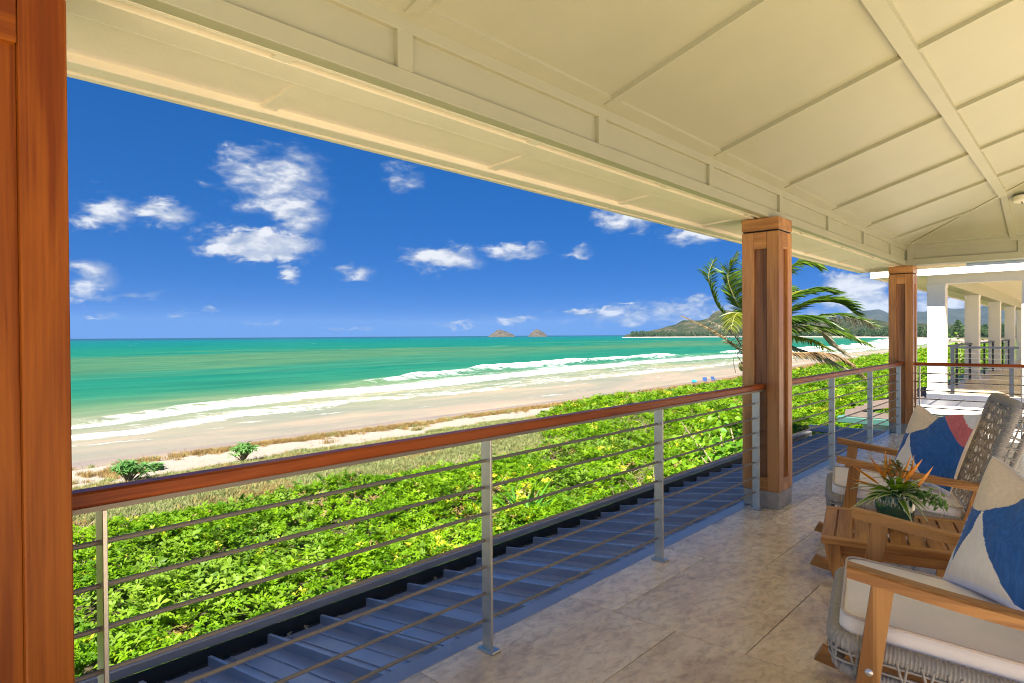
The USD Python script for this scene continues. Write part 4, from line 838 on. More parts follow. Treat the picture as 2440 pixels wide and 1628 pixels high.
build_broadleaf(14.4, 6.3, 0, 1.5, 2.7, 'big-leaved green bush behind the far railing, beside the low green gutter', 42, 800)
build_broadleaf(36.5, 4.6, 0, 1.6, 4.4, 'leafy tree seen through the farthest gap between the white columns', 43, 900)

def build_far_trees():
    rng = np.random.default_rng(51)
    def crown(n, rx, h, leaf, cone=0.0):
        m = MB()
        for _ in range(n):
            z = rng.uniform(.12, 1); r = rx * (1 - cone * z) * math.sqrt(max(0.05, 1 - ((z - .55) / .5) ** 2)) * rng.uniform(.6, 1.05); a = rng.uniform(0, 6.28); c = np.array([r * math.cos(a), r * math.sin(a), z * h])
            d = rng.normal(0, leaf, (3, 3)); m.add(c + d, [[0, 1, 2]])
        m.tube([(0, 0, 0), (.1, 0, h * .5)], [.25, .12], 5)
        return m.mesh()
    pr = [(crown(260, 5, 9, .8), M['leaf_tree']), (crown(240, 4, 7, .7), M['leaf_tree']), (crown(260, 3.2, 10, .7, .5), M['leaf_tree'])]
    A = rng.uniform(-6, 31.5, 900); r = bayr(A) + 32 + rng.random(900) ** 1.5 * 130
    p = np.stack([np.cos(np.radians(A)) * r, np.sin(np.radians(A)) * r], 1); z = np.interp(r - bayr(A), [0, 60, 160], [-4.2, -3, 2])
    scatter('coastal_trees', pr, np.column_stack([p, z]), rng.integers(0, 3, 900), rng.uniform(0, 6.28, 900), rng.uniform(.6, 1.1, 900) * np.interp(A, [0, 12, 20, 31], [.9, .95, 1.1, 1.0]), rng.normal(0, .05, (900, 2)), label='dark green line of far trees behind the beach across the bay', cat='trees')
    a, rr = 7.35, 600; x, y = pol(a, rr); t = thing('ironwood_tree', 'tall feathery dark tree standing above the far trees, seen beside the first white column', 'tree', (x, y, -4.0))
    m = MB(); m.tube([(0, 0, 0), (.3, .2, 6), (.2, 0, 13)], [.4, .3, .1], 6); obj('trunk', m, M['trunk'], t)
    c = MB()
    for _ in range(520):
        z = rng.uniform(.2, 1); rad = 6.0 * (1 - z) ** .55 * (z > .15) * rng.uniform(.3, 1.1); a2 = rng.uniform(0, 6.28); q = np.array([rad * math.cos(a2), rad * math.sin(a2), 14.5 * z]); c.add(q + rng.normal(0, .7, (3, 3)), [[0, 1, 2]])
    obj('crown', c, M['leaf_tree'], t)
build_far_trees()

# ------------------------------------------------------------------ coconut palm
FRONDS = {
'up1': [[22.13, 8.3, 1.63], [21.77, 9.15, 1.74], [21.58, 9.67, 2.17], [21.49, 9.93, 2.82], [21.52, 10.04, 3.38], [21.74, 9.96, 3.93]],
'up2': [[22.13, 8.3, 1.66], [21.28, 8.66, 2.0], [20.72, 8.83, 2.61], [20.53, 8.91, 3.27], [20.55, 8.59, 3.93]],
'up3': [[22.13, 8.3, 1.66], [22.57, 8.72, 2.49], [22.89, 8.97, 3.43], [22.99, 8.88, 4.23]],
'dryl': [[22.13, 8.3, 1.57], [20.81, 8.26, 0.59], [20.41, 8.4, 0.78], [19.79, 8.8, 1.23], [19.32, 9.18, 1.55], [18.75, 9.67, 1.89]],
'mid': [[22.13, 8.3, 1.63], [20.8, 8.28, 1.92], [19.82, 8.33, 1.93], [19.31, 8.29, 1.46]],
'rt': [[22.13, 8.3, 1.66], [22.4, 8.02, 2.89], [22.56, 7.55, 3.56], [22.66, 7.13, 3.71], [22.89, 6.73, 3.5]],
'r2': [[22.13, 8.3, 1.66], [23.52, 8.26, 2.5], [24.53, 7.89, 2.86], [25.28, 7.5, 2.89]],
'r3': [[22.13, 8.3, 1.63], [22.08, 7.76, 1.87], [22.23, 7.15, 2.18], [22.36, 6.55, 2.33], [22.57, 6.02, 2.24], [22.77, 5.64, 1.89]],
'r4': [[22.13, 8.3, 1.6], [23.0, 8.08, 1.63], [23.79, 7.65, 1.77], [24.66, 6.98, 1.98], [25.55, 6.3, 1.81], [26.08, 5.85, 1.54]],
'r5': [[22.13, 8.3, 1.57], [21.67, 7.61, 1.49], [22.01, 6.79, 1.53], [22.39, 6.06, 1.36], [22.93, 5.3, 0.91]],
'r6': [[22.13, 8.3, 1.54], [23.55, 8.21, 1.25], [24.73, 7.79, 1.07], [25.79, 7.2, 0.63]],
'dryr': [[22.13, 8.3, 1.5], [21.5, 7.49, 0.8], [21.48, 6.91, 0.68], [21.56, 6.38, 0.7], [21.94, 5.8, 0.5], [22.4, 5.29, -0.16]],
'back1': [[22.13, 8.3, 1.66], [24.24, 8.95, 2.56], [26.08, 9.16, 3.15], [27.51, 9.06, 2.91]]}
def build_palm():
    rng = np.random.default_rng(61); t = thing('palm_tree', 'wind-blown coconut palm behind the middle wood pillar', 'tree')
    cx, cy = 22.13, 8.3; gz = float(ground_z(cx, cy))
    obj('trunk', tube(spline([(cx + .5, cy + .6, gz - .2), (cx + .25, cy + .25, gz + 2.5), (cx, cy, 1.5)], 14), np.linspace(.19, .13, 14) * (1 + .05 * np.tile([1, -1], 7)), 10), M['trunk'], t, smooth=50)
    wind = np.array([.35, -.85, 0.0])
    def frond(ctrl, lm, rm, Lmax, droop, blow, dens=96, side=(1, 1), start=.14, up=0.0):
        c = spline(ctrl, 40); fr = obj('frond', tube(c, np.linspace(.030, .006, 40), 6), rm, t, smooth=60)
        T = np.gradient(c, axis=0); T /= np.linalg.norm(T, axis=1, keepdims=True); m = MB()
        for k in range(dens):
            s = start + (1 - start) * (k + .5) / dens; i = min(int(s * 39), 38); p = c[i] + (c[i + 1] - c[i]) * (s * 39 - i); tt = T[i]
            sd = np.cross(tt, [0, 0, 1.0]); sd /= np.linalg.norm(sd) + 1e-9; upv = np.cross(sd, tt)
            L = 1.15 * Lmax * math.sin(PI * (.12 + .80 * s)) ** .7 * rng.uniform(.8, 1.1)
            for sg in (-1, 1):
                if side[(sg + 1) // 2] == 0 or rng.random() > side[(sg + 1) // 2]: continue
                d = sd * sg * rng.uniform(.75, 1.0) + tt * rng.uniform(.5, .8) + upv * (rng.uniform(.1, .35) + up); d /= np.linalg.norm(d)
                w = .042 * L / .6 * rng.uniform(.8, 1.2); pts = []; q = p.copy(); n = 4
                for j in range(n + 1):
                    pts.append(q.copy()); d = d + (np.array([0, 0, -droop]) + wind * blow) * rng.uniform(.7, 1.3) / n; d /= np.linalg.norm(d); q = q + d * L / n
                W = np.cross(d, rng.normal(0, 1, 3)); W /= np.linalg.norm(W) + 1e-9; V = []
                for j, q in enumerate(pts):
                    ww = w * (.6, 1, .85, .55, .04)[j] / 2; V += [q - W * ww, q + W * ww]
                m.add(V, [[2 * j, 2 * j + 1, 2 * j + 3, 2 * j + 2] for j in range(n)])
        obj('leaflets', m, lm, fr, smooth=True)
    G, Y, D, Pl = M['palm_green'], M['palm_yellow'], M['palm_dry'], M['palm_pale']; R, RD = M['rachis'], M['rachis_dry']
    frond(FRONDS['up1'], G, R, .55, .25, .25, 112, start=.2)
    frond(FRONDS['up2'], G, R, .62, .35, .5, 108, start=.15)
    frond(FRONDS['up3'], G, R, .7, .3, .6, 105)
    frond(FRONDS['dryl'], D, RD, .42, .5, .35, 86, side=(.75, .75), start=.30)
    frond(FRONDS['dryl'][:2] + [[20.3, 8.7, 1.35], [19.9, 9.25, 1.72]], Pl, RD, .5, .9, .4, 75, side=(.9, .5), start=.35)
    frond(FRONDS['mid'], Y, R, .6, .9, .2, 86)
    frond(FRONDS['rt'], G, R, .75, .9, .45, 108)
    frond(FRONDS['r2'], Y, R, .55, .6, .6, 86)
    frond(FRONDS['r3'], G, R, .80, .55, .75, 124, up=.25)
    frond(FRONDS['r4'], G, R, .62, .5, .7, 112, side=(.2, 1))
    frond(FRONDS['r4'], Pl, RD, .72, 1.1, .5, 112, side=(1, .15))
    frond(FRONDS['r5'], G, R, .70, .9, .55, 112)
    frond(FRONDS['r5'][:3] + [[22.3, 6.3, 1.0], [22.6, 5.8, .55]], Pl, RD, .6, .8, .6, 86)
    frond(FRONDS['r6'], Y, R, .6, .9, .5, 86)
    frond(FRONDS['dryr'], D, RD, .55, 1.0, .35, 100, start=.2)
    frond(FRONDS['back1'], G, R, .7, .6, .6, 93)
    frond([[22.13, 8.3, 1.6], [22.2, 7.7, 2.35], [22.5, 6.9, 2.75], [22.9, 6.2, 2.65]], G, R, .75, .6, .7, 96)
    frond([[22.13, 8.3, 1.55], [21.6, 7.6, 1.75], [21.9, 6.8, 1.85], [22.5, 6.0, 1.45]], G, R, .75, .8, .6, 96)
    frond([[22.13, 8.3, 1.5], [22.6, 7.7, .9], [23.2, 7.0, .55], [23.9, 6.3, .1]], Pl, RD, .65, .9, .5, 80)
    frond([[22.13, 8.3, 1.6], [21.6, 8.75, 2.2], [21.15, 8.95, 2.9], [20.95, 8.9, 3.3]], G, R, .6, .5, .5, 48)
    v, f = lathe([(0.001, -.16), (.06, -.13), (.10, -.03), (.105, .05), (.07, .13), (.001, .16)], 12)
    obj('coconut', (v + [21.40, 8.82, .20], f), M['coconut'], t, smooth=True)
    obj('coconut', (v * .95 + [21.75, 8.45, .75], f), M['coconut'], t, smooth=True)
    obj('fruit_stalk', tube(spline([(22.1, 8.3, 1.4), (21.7, 8.7, 1.0), (21.38, 8.95, .62), (21.40, 8.82, .34)], 10), .014, 5), M['rachis_dry'], t)
    obj('fruit_stalk', tube(spline([(22.1, 8.3, 1.4), (21.5, 8.9, .9), (21.30, 9.06, .45), (21.33, 9.0, -.02)], 10), .010, 5), M['rachis_dry'], t)
build_palm()

# ------------------------------------------------------------------ beach things
def beach_chair(x, y, rz, label, m1):
    z = float(ground_z(x, y)); t = thing('beach_chair', label, 'chair', (x, y, z), rz)
    obj('seat', prism([(-.28, .20), (.26, .26), (.26, .285), (-.28, .225)], 0, -.28, .28), m1, t)
    obj('backrest', prism([(-.28, .22), (-.56, .80), (-.58, .79), (-.30, .21)], 0, -.28, .28), m1, t)
    for s in (-1, 1): obj('frame', MB().tube([(s * .30, -.46, .0), (s * .30, .26, .30)], .016, 5).tube([(s * .30, .26, .0), (s * .30, -.30, .22), (s * .30, -.58, .82)], .016, 5).tube([(s * .30, -.42, .48), (s * .30, .25, .44)], .02, 5), M['steel'], t)
navy = cloth('navy_canvas', (0.03, 0.07, 0.20)); aqua = plain('aqua_plastic', (0.03, 0.38, 0.58), .4)
beach_chair(86.2, 39.4, 2.6, 'navy canvas beach chair on the sand, right one of the close pair', navy)
beach_chair(85.2, 40.3, 2.2, 'navy canvas beach chair on the sand, left one of the close pair', navy)
def cooler():
    x, y = 82.4, 40.6; z = float(ground_z(x, y)); t = thing('cool_box', 'turquoise box with rounded lid left of the navy beach chairs', 'cool box', (x, y, z), .6)
    obj('body', boxm(-.42, .42, -.26, .26, 0, .32, .04), navy, t); obj('lid', boxm(-.44, .44, -.28, .28, .322, .66, .09), aqua, t)
cooler()
def build_wrack():
    rng = np.random.default_rng(91); pr = []
    for _ in range(3):
        m = MB()
        for _ in range(9):
            p = rng.normal(0, .10, 3) * [1, 1, .1]; a = rng.uniform(0, 6.28); e = p + np.array([math.cos(a), math.sin(a), rng.uniform(0, .2)]) * rng.uniform(.06, .25); m.tube([p, (p + e) / 2 + rng.normal(0, .02, 3), e], [.012, .010, .005], 5)
        pr.append((m.mesh(), M['twig']))
    n = 420; x = rng.uniform(2, 110, n); y = np.where(rng.random(n) < .55, 38.6 + (nz2(x, 0 * x, 6, 92) - .5) * 1.6 + rng.normal(0, .18, n), rng.uniform(29, 39, n)); y = y + shore(x) - 43.4
    scatter('driftwood_bits', pr, np.stack([x, y, ground_z(x, y) + .02], 1), rng.integers(0, 3, n), rng.uniform(0, 6.28, n), rng.uniform(.4, 1.2, n), rng.normal(0, .1, (n, 2)), label='scattered driftwood twigs and dry weed along the tide line on the sand', cat='driftwood')
build_wrack()

# ------------------------------------------------------------------ rocking chairs
# chair frame of reference: +y is the way the chair faces, +x its right, z = 0 the floor; the arms end at y = 0
SEAT_DROP = (0.485 - 0.42) / 0.575
def wrapped(pts, r, pitch=.010):
    """a bar wrapped with rope: rings along it"""
    pts = np.asarray(pts, float); d = np.r_[0, np.cumsum(np.linalg.norm(np.diff(pts, axis=0), axis=1))]; n = max(8, int(d[-1] / pitch) * 4)
    s = np.linspace(0, d[-1], n); q = np.stack([np.interp(s, d, pts[:, k]) for k in range(3)], 1)
    return tube(q, r * (1 + .09 * np.tile([0, 1, 0, -1], n)[:n]), 9)

def back_pt(u, v):
    """point of the woven back: u across -1..1, v up 0..1"""
    z = .40 + .54 * v; y = -.60 - (z - .40) * .345 - .03 * math.sin(PI * min(max(v, 0), 1)) * (1 - u * u)
    return np.array([u * (.272 + .012 * v), y, z])

def build_chair(label):
    rng = np.random.default_rng(71); t = thing('rocking_chair', label, 'chair', group='pair of rocking chairs')
    ty, tz = M['teak_y'], M['teak_z']
    for s in (-1, 1):
        x = s * .335
        # arm: gently bowed plank falling to the back
        ys = np.linspace(.004, -.70, 9); m = MB(); V = []
        for y in ys:
            k = -y / .70; top = .648 - .098 * k - .010 * math.sin(PI * k); w = .027; h = .034; c = .006
            V += [(x - w, y, top - h), (x - w, y, top - c), (x - w + c, y, top), (x + w - c, y, top), (x + w, y, top - c), (x + w, y, top - h)]
        n = len(ys); F = [[i * 6 + j, i * 6 + (j + 1) % 6, (i + 1) * 6 + (j + 1) % 6, (i + 1) * 6 + j] for i in range(n - 1) for j in range(6)]
        m.add(V, F); m.add(V[:6], [[0, 1, 2], [0, 2, 3], [0, 3, 4], [0, 4, 5]]); m.add(V[-6:], [[2, 1, 0], [3, 2, 0], [4, 3, 0], [5, 4, 0]])
        obj('arm', m, ty, t, smooth=35)
        fl = prism([(-.112, .606), (-.058, .613), (-.020, .330), (-.004, .075), (-.066, .075), (-.076, .33)], 0, x - .0165, x + .0165)
        leg = obj('leg', fl, tz, t); v, f = lathe([(.0, .004), (.009, .003), (.011, 0)], 12)
        obj('bolt', (np.stack([np.full(len(v), x) + s * (.0165 + v[:, 2]), -.050 + v[:, 0], .356 + v[:, 1]], 1), f), M['bolt'], leg, smooth=True)
        obj('leg', prism([(-.655, .532), (-.600, .540), (-.545, .33), (-.520, .085), (-.575, .085), (-.612, .33)], 0, x - .016, x + .016), tz, t)
        # rocker
        ys = np.linspace(.135, -.80, 15); R0, yc = 1.7, -.28; zb = [R0 - math.sqrt(R0 ** 2 - (y - yc) ** 2) for y in ys]
        poly = [(y, z + .001) for y, z in zip(ys, zb)] + [(y, z + .055) for y, z in zip(ys[::-1], zb[::-1])]
        poly[-1] = (ys[0] - .03, zb[0] + .055)
        obj('rocker', prism(poly, 0, x - .020, x + .020), ty, t)
    obj('cross_bar', boxm(-.318, .318, -.075, -.035, .29, .325, .004), M['teak_x'], t)
    obj('cross_bar', boxm(-.318, .318, -.600, -.560, .25, .285, .004), M['teak_x'], t)
    # seat frame: two rope-wrapped loops and the lacing between
    def loop(z0, inset, r=.05):
        hx, y0, y1 = .300 - inset, .035 - inset, -.60; P = []
        for cx, cy, a0 in ((hx - r, y0 - r, 0), (-hx + r, y0 - r, 90), (-hx + r, y1 + r, 180), (hx - r, y1 + r, 270)):
            P += [(cx + r * math.cos(math.radians(a0 + a)), cy + r * math.sin(math.radians(a0 + a))) for a in range(0, 91, 18)]
        P.append(P[0]); return np.array([(x, y, z0 + SEAT_DROP * (y + .02)) for x, y in P])
    A, B = loop(.405, 0), loop(.325, .004)
    obj('seat_frame', wrapped(A, .026), M['rope'], t, smooth=True); obj('seat_frame', wrapped(B, .017), M['rope'], t, smooth=True)
    def along(P, s):
        d = np.r_[0, np.cumsum(np.linalg.norm(np.diff(P, axis=0), axis=1))]; return np.array([np.interp(s * d[-1], d, P[:, k]) for k in range(3)])
    m = MB(); n = 84
    for i in range(n):
        a, b = along(A, i / n), along(B, ((i + (.6 if i % 2 else -.6)) / n) % 1); o = (a + b) / 2; o[:2] *= 1.0; c = np.array([0, -.28, 0]); out = (o - c) * [1, 1, 0]; out /= np.linalg.norm(out)
        m.add(*tube([a + out * .024, o + out * .024, b + out * .018], .0042, 5, False))
    for k in (.3, .62): 
        P = A + (B - A) * k; cc = np.array([0, -.28, 0]); P = P + ((P - cc) * [1, 1, 0]) / np.linalg.norm((P - cc) * [1, 1, 0], axis=1)[:, None] * .026; m.add(*tube(P, .004, 5, False))
    obj('seat_lacing', m, M['rope'], t, smooth=True)
    obj('seat_webbing', prism([(.02, .385), (-.59, .385 - .61 * SEAT_DROP), (-.59, .38 - .61 * SEAT_DROP), (.02, .38)], 0, -.285, .285), M['rope'], t)
    # back: front and rear rope-wrapped hoops, lacing and open weave
    def hoop(off, r=.05):
        P = [back_pt(-1, v) for v in np.linspace(-.06, .90, 14)]
        for a in np.linspace(0, 90, 6)[1:]: P.append(back_pt(-1 + .2 * (1 - math.cos(math.radians(a))), .90 + .10 * math.sin(math.radians(a))))
        P += [back_pt(u, 1.0) for u in np.linspace(-.7, .7, 8)] + [back_pt(1 - .2 * (1 - math.cos(math.radians(a))), .90 + .10 * math.sin(math.radians(a))) for a in np.linspace(90, 0, 6)[:-1]] + [back_pt(1, v) for v in np.linspace(.90, -.06, 14)]
        return np.array(P) + np.array([0, -.945, -.326]) * off
    H0, H1 = hoop(0), hoop(.075)
    obj('back_frame', wrapped(H0, .024), M['rope'], t, smooth=True); obj('back_frame', wrapped(H1, .016), M['rope'], t, smooth=True)
    m = MB(); n = 70
    for i in range(n):
        a, b = along(H0, (i + .5) / n), along(H1, min(max((i + .5 + (.9 if i % 2 else -.9)) / n, 0), 1)); c = np.array([0, -.7, .6]); o = (a - c) * [1, 0, 1]; o /= np.linalg.norm(o)
        m.add(*tube([a + o * .018, (a + b) / 2 + o * .018, b + o * .012], .0042, 5, False))
    m.add(*tube(H0 * .5 + H1 * .5 + [0, 0, .002], .0045, 5, False))
    obj('back_lacing', m, M['rope'], t, smooth=True)
    m = MB(); nv = 12
    for i in range(nv):
        u0 = -.94 + 1.88 * i / (nv - 1)
        for sg in (-1, 1):
            P = []
            for j, v in enumerate(np.linspace(0, .99, 23)):
                p = back_pt(max(-.97, min(.97, u0 + sg * .085 * math.sin(v * 17 + i * 1.3))), v); p[1] += .005 * sg * math.cos(v * 40) + .002; P.append(p)
            m.add(*tube(P, .0054, 6, False))
    for j, v in enumerate(np.linspace(.06, .93, 11)):
        P = []
        for k, u in enumerate(np.linspace(-.97, .97, 31)):
            p = back_pt(u, v + .006 * math.sin(u * 14 + j)); p[1] += .007 * (1 if (k + j) % 2 else -1); P.append(p)
        m.add(*tube(P, .0054, 6, False))
    obj('back_weave', m, M['rope'], t, smooth=True)
    return t
C_NEAR, A_NEAR, C_FAR, A_FAR = (2.32, .59, 0), math.radians(103 - 90), (4.04, 1.10, 0), math.radians(105 - 90)
chair = build_chair('grey rope rocking chair nearest the camera, cut off by the right edge of the picture')
chair.GetAttribute('xformOp:translate').Set(Gf.Vec3d(*C_NEAR)); UsdGeom.Xformable(chair).AddRotateZOp().Set(math.degrees(A_NEAR))
dup(chair, C_FAR, A_FAR, 'grey rope rocking chair behind the small table, its whole woven back in view')

def build_cushion():
    t = thing('seat_cushion', 'cream boxed seat cushion on the nearest rocking chair', 'cushion', group='cream chair cushions')
    hx, y0, y1 = .283, .022, -.572; rc = .045; N = 10
    def ring(inset, z):
        P = []; hx2, ya, yb, r = hx - inset, y0 - inset, y1 + inset, max(rc - inset * .3, .004)
        for cx, cy, a0 in ((hx2 - r, ya - r, 0), (-hx2 + r, ya - r, 90), (-hx2 + r, yb + r, 180), (hx2 - r, yb + r, 270)):
            for a in np.linspace(0, 90, 5): P.append((cx + r * math.cos(math.radians(a0 + a)), cy + r * math.sin(math.radians(a0 + a))))
        Q = []
        for i in range(len(P)):       # more points along the straight sides
            p, q = np.array(P[i]), np.array(P[(i + 1) % len(P)]); k = 9 if i % 5 == 4 else 1
            Q += [tuple(p + (q - p) * j / k) for j in range(k)]
        return [(x, y, z + SEAT_DROP * (y + .02)) for x, y in Q]
    rings = [ring(.20, .381), ring(.012, .381), ring(.002, .392), ring(-.006, .425), ring(-.004, .455), ring(.004, .472)] + [ring(d, .474 + .016 * math.sin(PI / 2 * min(d / .14, 1))) for d in (.015, .035, .065, .10, .15, .20, .25, .278)]
    V = np.array(rings).reshape(-1, 3); n = len(rings[0]); V[:, 2] += (meshkit.fbm(V * 9, 3, 4) - .5) * .008 * (V[:, 2] > .40)
    F = [[i * n + j, i * n + (j + 1) % n, (i + 1) * n + (j + 1) % n, (i + 1) * n + j] for i in range(len(rings) - 1) for j in range(n)]
    m = MB(); m.add(V, F); top = V[-n:]; m.add(np.vstack([top, top.mean(0)]), [[j, (j + 1) % n, n] for j in range(n)])
    obj('cover', m, M['cushion'], t, smooth=True)
    for d, z in ((.002, .476), (.002, .388)):
        P = np.array(ring(d, z) + [ring(d, z)[0]]); obj('piping', tube(P, .0042, 6, False), M['piping'], t, smooth=True)
    return t
cu = build_cushion(); cu.GetAttribute('xformOp:translate').Set(Gf.Vec3d(*C_NEAR)); UsdGeom.Xformable(cu).AddRotateZOp().Set(math.degrees(A_NEAR))
dup(cu, C_FAR, A_FAR, 'cream boxed seat cushion on the far rocking chair behind the table')

def build_pillow():
    """square throw pillow leaning in the chair, colour fields sewn together; same frame of reference as the chair"""
    t = thing('throw_pillow', 'blue, sand and cream throw pillow on the nearest rocking chair', 'pillow', group='patterned throw pillows')
    c = np.array([.129, -.477, .654]); eL = np.array([-.836, -.549, -.008]); eL /= np.linalg.norm(eL)      # from the pillow's left to its right
    up = np.array([.209, -.333, .919]); up -= eL * (up @ eL); up /= np.linalg.norm(up); nrm = np.cross(eL, up); S = .465
    if nrm @ np.array([-.5, .8, 0]) < 0: nrm = -nrm
    n = 111; g = np.linspace(0, 1, n); U, W = np.meshgrid(g, g, indexing='ij'); a, b = 2 * U - 1, 2 * W - 1
    ax = a * (1 - .10 * (1 - b * b)); by = b * (1 - .10 * (1 - a * a))
    by = by - .17 * np.exp(-((U - .42) / .20) ** 2) * np.clip(W, 0, 1) ** 3
    th = .085 * ((1 - a ** 2) * (1 - b ** 2)).clip(0) ** .42
    wr = (meshkit.fbm(np.stack([U * 5, W * 5, U * 0], -1), 3, 3) - .5) * .030 * (th / .085)
    fold = -.03 * np.exp(-((U - .40 - .15 * (1 - W)) / .09) ** 2) * np.clip((W - .55) / .4, 0, 1) * (th / .085)
    pts = lambda sgn: c + (ax * S / 2)[..., None] * eL + (by * S / 2)[..., None] * up + (sgn * (th + (wr + fold) * (sgn > 0)))[..., None] * nrm
    def field(u, w):
        d = (1 - u) + (1 - w)
        if d < .20: return 'white_cloth'
        if d < .42: return 'salmon'
        if w > .64 + .42 * u ** 1.3 - .26 * math.sin(min(u / .5, 1) * PI) * .45 and u < .52: return 'sand_cloth'
        tl = .27 - .225 * max(0, (.62 - w) / .62); tr = .27 + .46 * max(0, (.62 - w) / .62) ** 1.35
        if w < .62 and tl < u < tr: return 'cream_cloth' if w > .05 else 'white_cloth'
        if w < .62 and u <= tl:
            if u < .015 + .18 * max(0, .40 - w) * 2: return 'white_cloth'
            if u < .075 and int(w * 34) % 2 == 0 and w > .3: return 'dash_cloth'
        if w < .05: return 'white_cloth'
        return 'blue'
    Pf, Pb = pts(1.0).reshape(-1, 3), pts(-.9).reshape(-1, 3); groups = {}
    for i in range(n - 1):
        for j in range(n - 1): groups.setdefault(field((g[i] + g[i + 1]) / 2, (g[j] + g[j + 1]) / 2), []).append([i * n + j, (i + 1) * n + j, (i + 1) * n + j + 1, i * n + j + 1])
    nm = {'blue': 'blue_panel', 'sand_cloth': 'sand_panel', 'cream_cloth': 'cream_panel', 'white_cloth': 'white_panel', 'salmon': 'salmon_panel', 'dash_cloth': 'dashed_band'}
    _, F0 = Pf, np.array([[i * n + j, (i + 1) * n + j, (i + 1) * n + j + 1, i * n + j + 1] for i in range(n - 1) for j in range(n - 1)])
    flip = np.dot(np.cross(Pf[F0[6000][1]] - Pf[F0[6000][0]], Pf[F0[6000][2]] - Pf[F0[6000][0]]), nrm) < 0
    _, _, nn = meshkit.arrays((Pf, F0[:, ::-1] if flip else F0), True)
    for k, f in groups.items():
        f = np.array(f); f = f[:, ::-1] if flip else f; ids, inv = np.unique(f, return_inverse=True); fm = inv.reshape(f.shape)
        pm = obj(nm[k], (Pf[ids], fm), M[k], t); g_ = UsdGeom.Mesh(pm); g_.CreateNormalsAttr(Vt.Vec3fArray.FromNumpy(nn[ids].astype(np.float32))); g_.SetNormalsInterpolation('vertex')
    back = F0 if flip else F0[:, ::-1]; obj('back_panel', (Pb, back), M['sand_cloth'], t, smooth=True)
    rim = np.concatenate([[i * n for i in range(n)], [(n - 1) * n + j for j in range(n)], [i * n + n - 1 for i in range(n - 1, -1, -1)], [j for j in range(n - 1, -1, -1)]])
    obj('seam', tube(Pf[rim][::3], .0022, 5, False), M['white_cloth'], t)
    q = c + eL * (S * .40) + up * (-S * .50) + nrm * .012; m = MB(); m.add([q - eL * .012, q + eL * .012, q + eL * .012 - up * .06 + nrm * .01, q - eL * .012 - up * .06 + nrm * .01], [[0, 1, 2, 3]])
    obj('care_tag', m, M['sand_cloth'], t)
    return t
pw = build_pillow(); pw.GetAttribute('xformOp:translate').Set(Gf.Vec3d(*C_NEAR)); UsdGeom.Xformable(pw).AddRotateZOp().Set(math.degrees(A_NEAR))
dup(pw, C_FAR, A_FAR, 'blue, sand and cream throw pillow with salmon corner on the far rocking chair')

# ------------------------------------------------------------------ side table with flowers
def build_table():
    t = thing('side_table', 'small slatted wooden side table between the two rocking chairs', 'table', (3.195, .635, 0), math.radians(13.8))
    W, D, z = .285, .283, .45       # local x along the chairs' row, y seaward
    for k in range(7):
        a = -D + .052 + k * (2 * D - .104) / 7; b = a + (2 * D - .104) / 7
        obj('slat', boxm(-W + .055, W - .055, a + .004, b - .004, z - .018, z - .001 + RNG.uniform(-.0006, .0006), .002), M['teak_x'], t)
    for s in (-1, 1): obj('side_rail', boxm(s * W - .026 - s * .026, s * W + .026 - s * .026, -D, D, z - .024, z, .003), M['teak_y'], t)
    for s in (-1, 1): obj('end_board', boxm(-W + .054, W - .054, s * (D - .025) - .025, s * (D - .025) + .025, z - .022, z - .0005, .002), M['teak_x'], t)
    for s in (-1, 1): obj('apron', boxm(s * .215 - .010, s * .215 + .010, -D + .06, D - .06, z - .085, z - .026, .002), M['teak_y'], t)
    for sx in (-1, 1):
        for sy in (-1, 1):
            ys = [D - .012, D - .022, D - .050, D - .062, D - .058, D - .02]; zs = [z - .026, .36, .26, .18, .09, .001]
            o = spline([(y, q) for y, q in zip(ys, zs)] if False else [(y, q, 0) for y, q in zip(ys, zs)], 14)[:, :2]; inn = o - np.array([[.055, 0]])
            poly = [(sy * p[0], p[1]) for p in o] + [(sy * p[0], p[1]) for p in inn[::-1]]
            obj('leg', prism(poly, 0, sx * .245 - .019, sx * .245 + .019), M['teak_z'], t)
build_table()

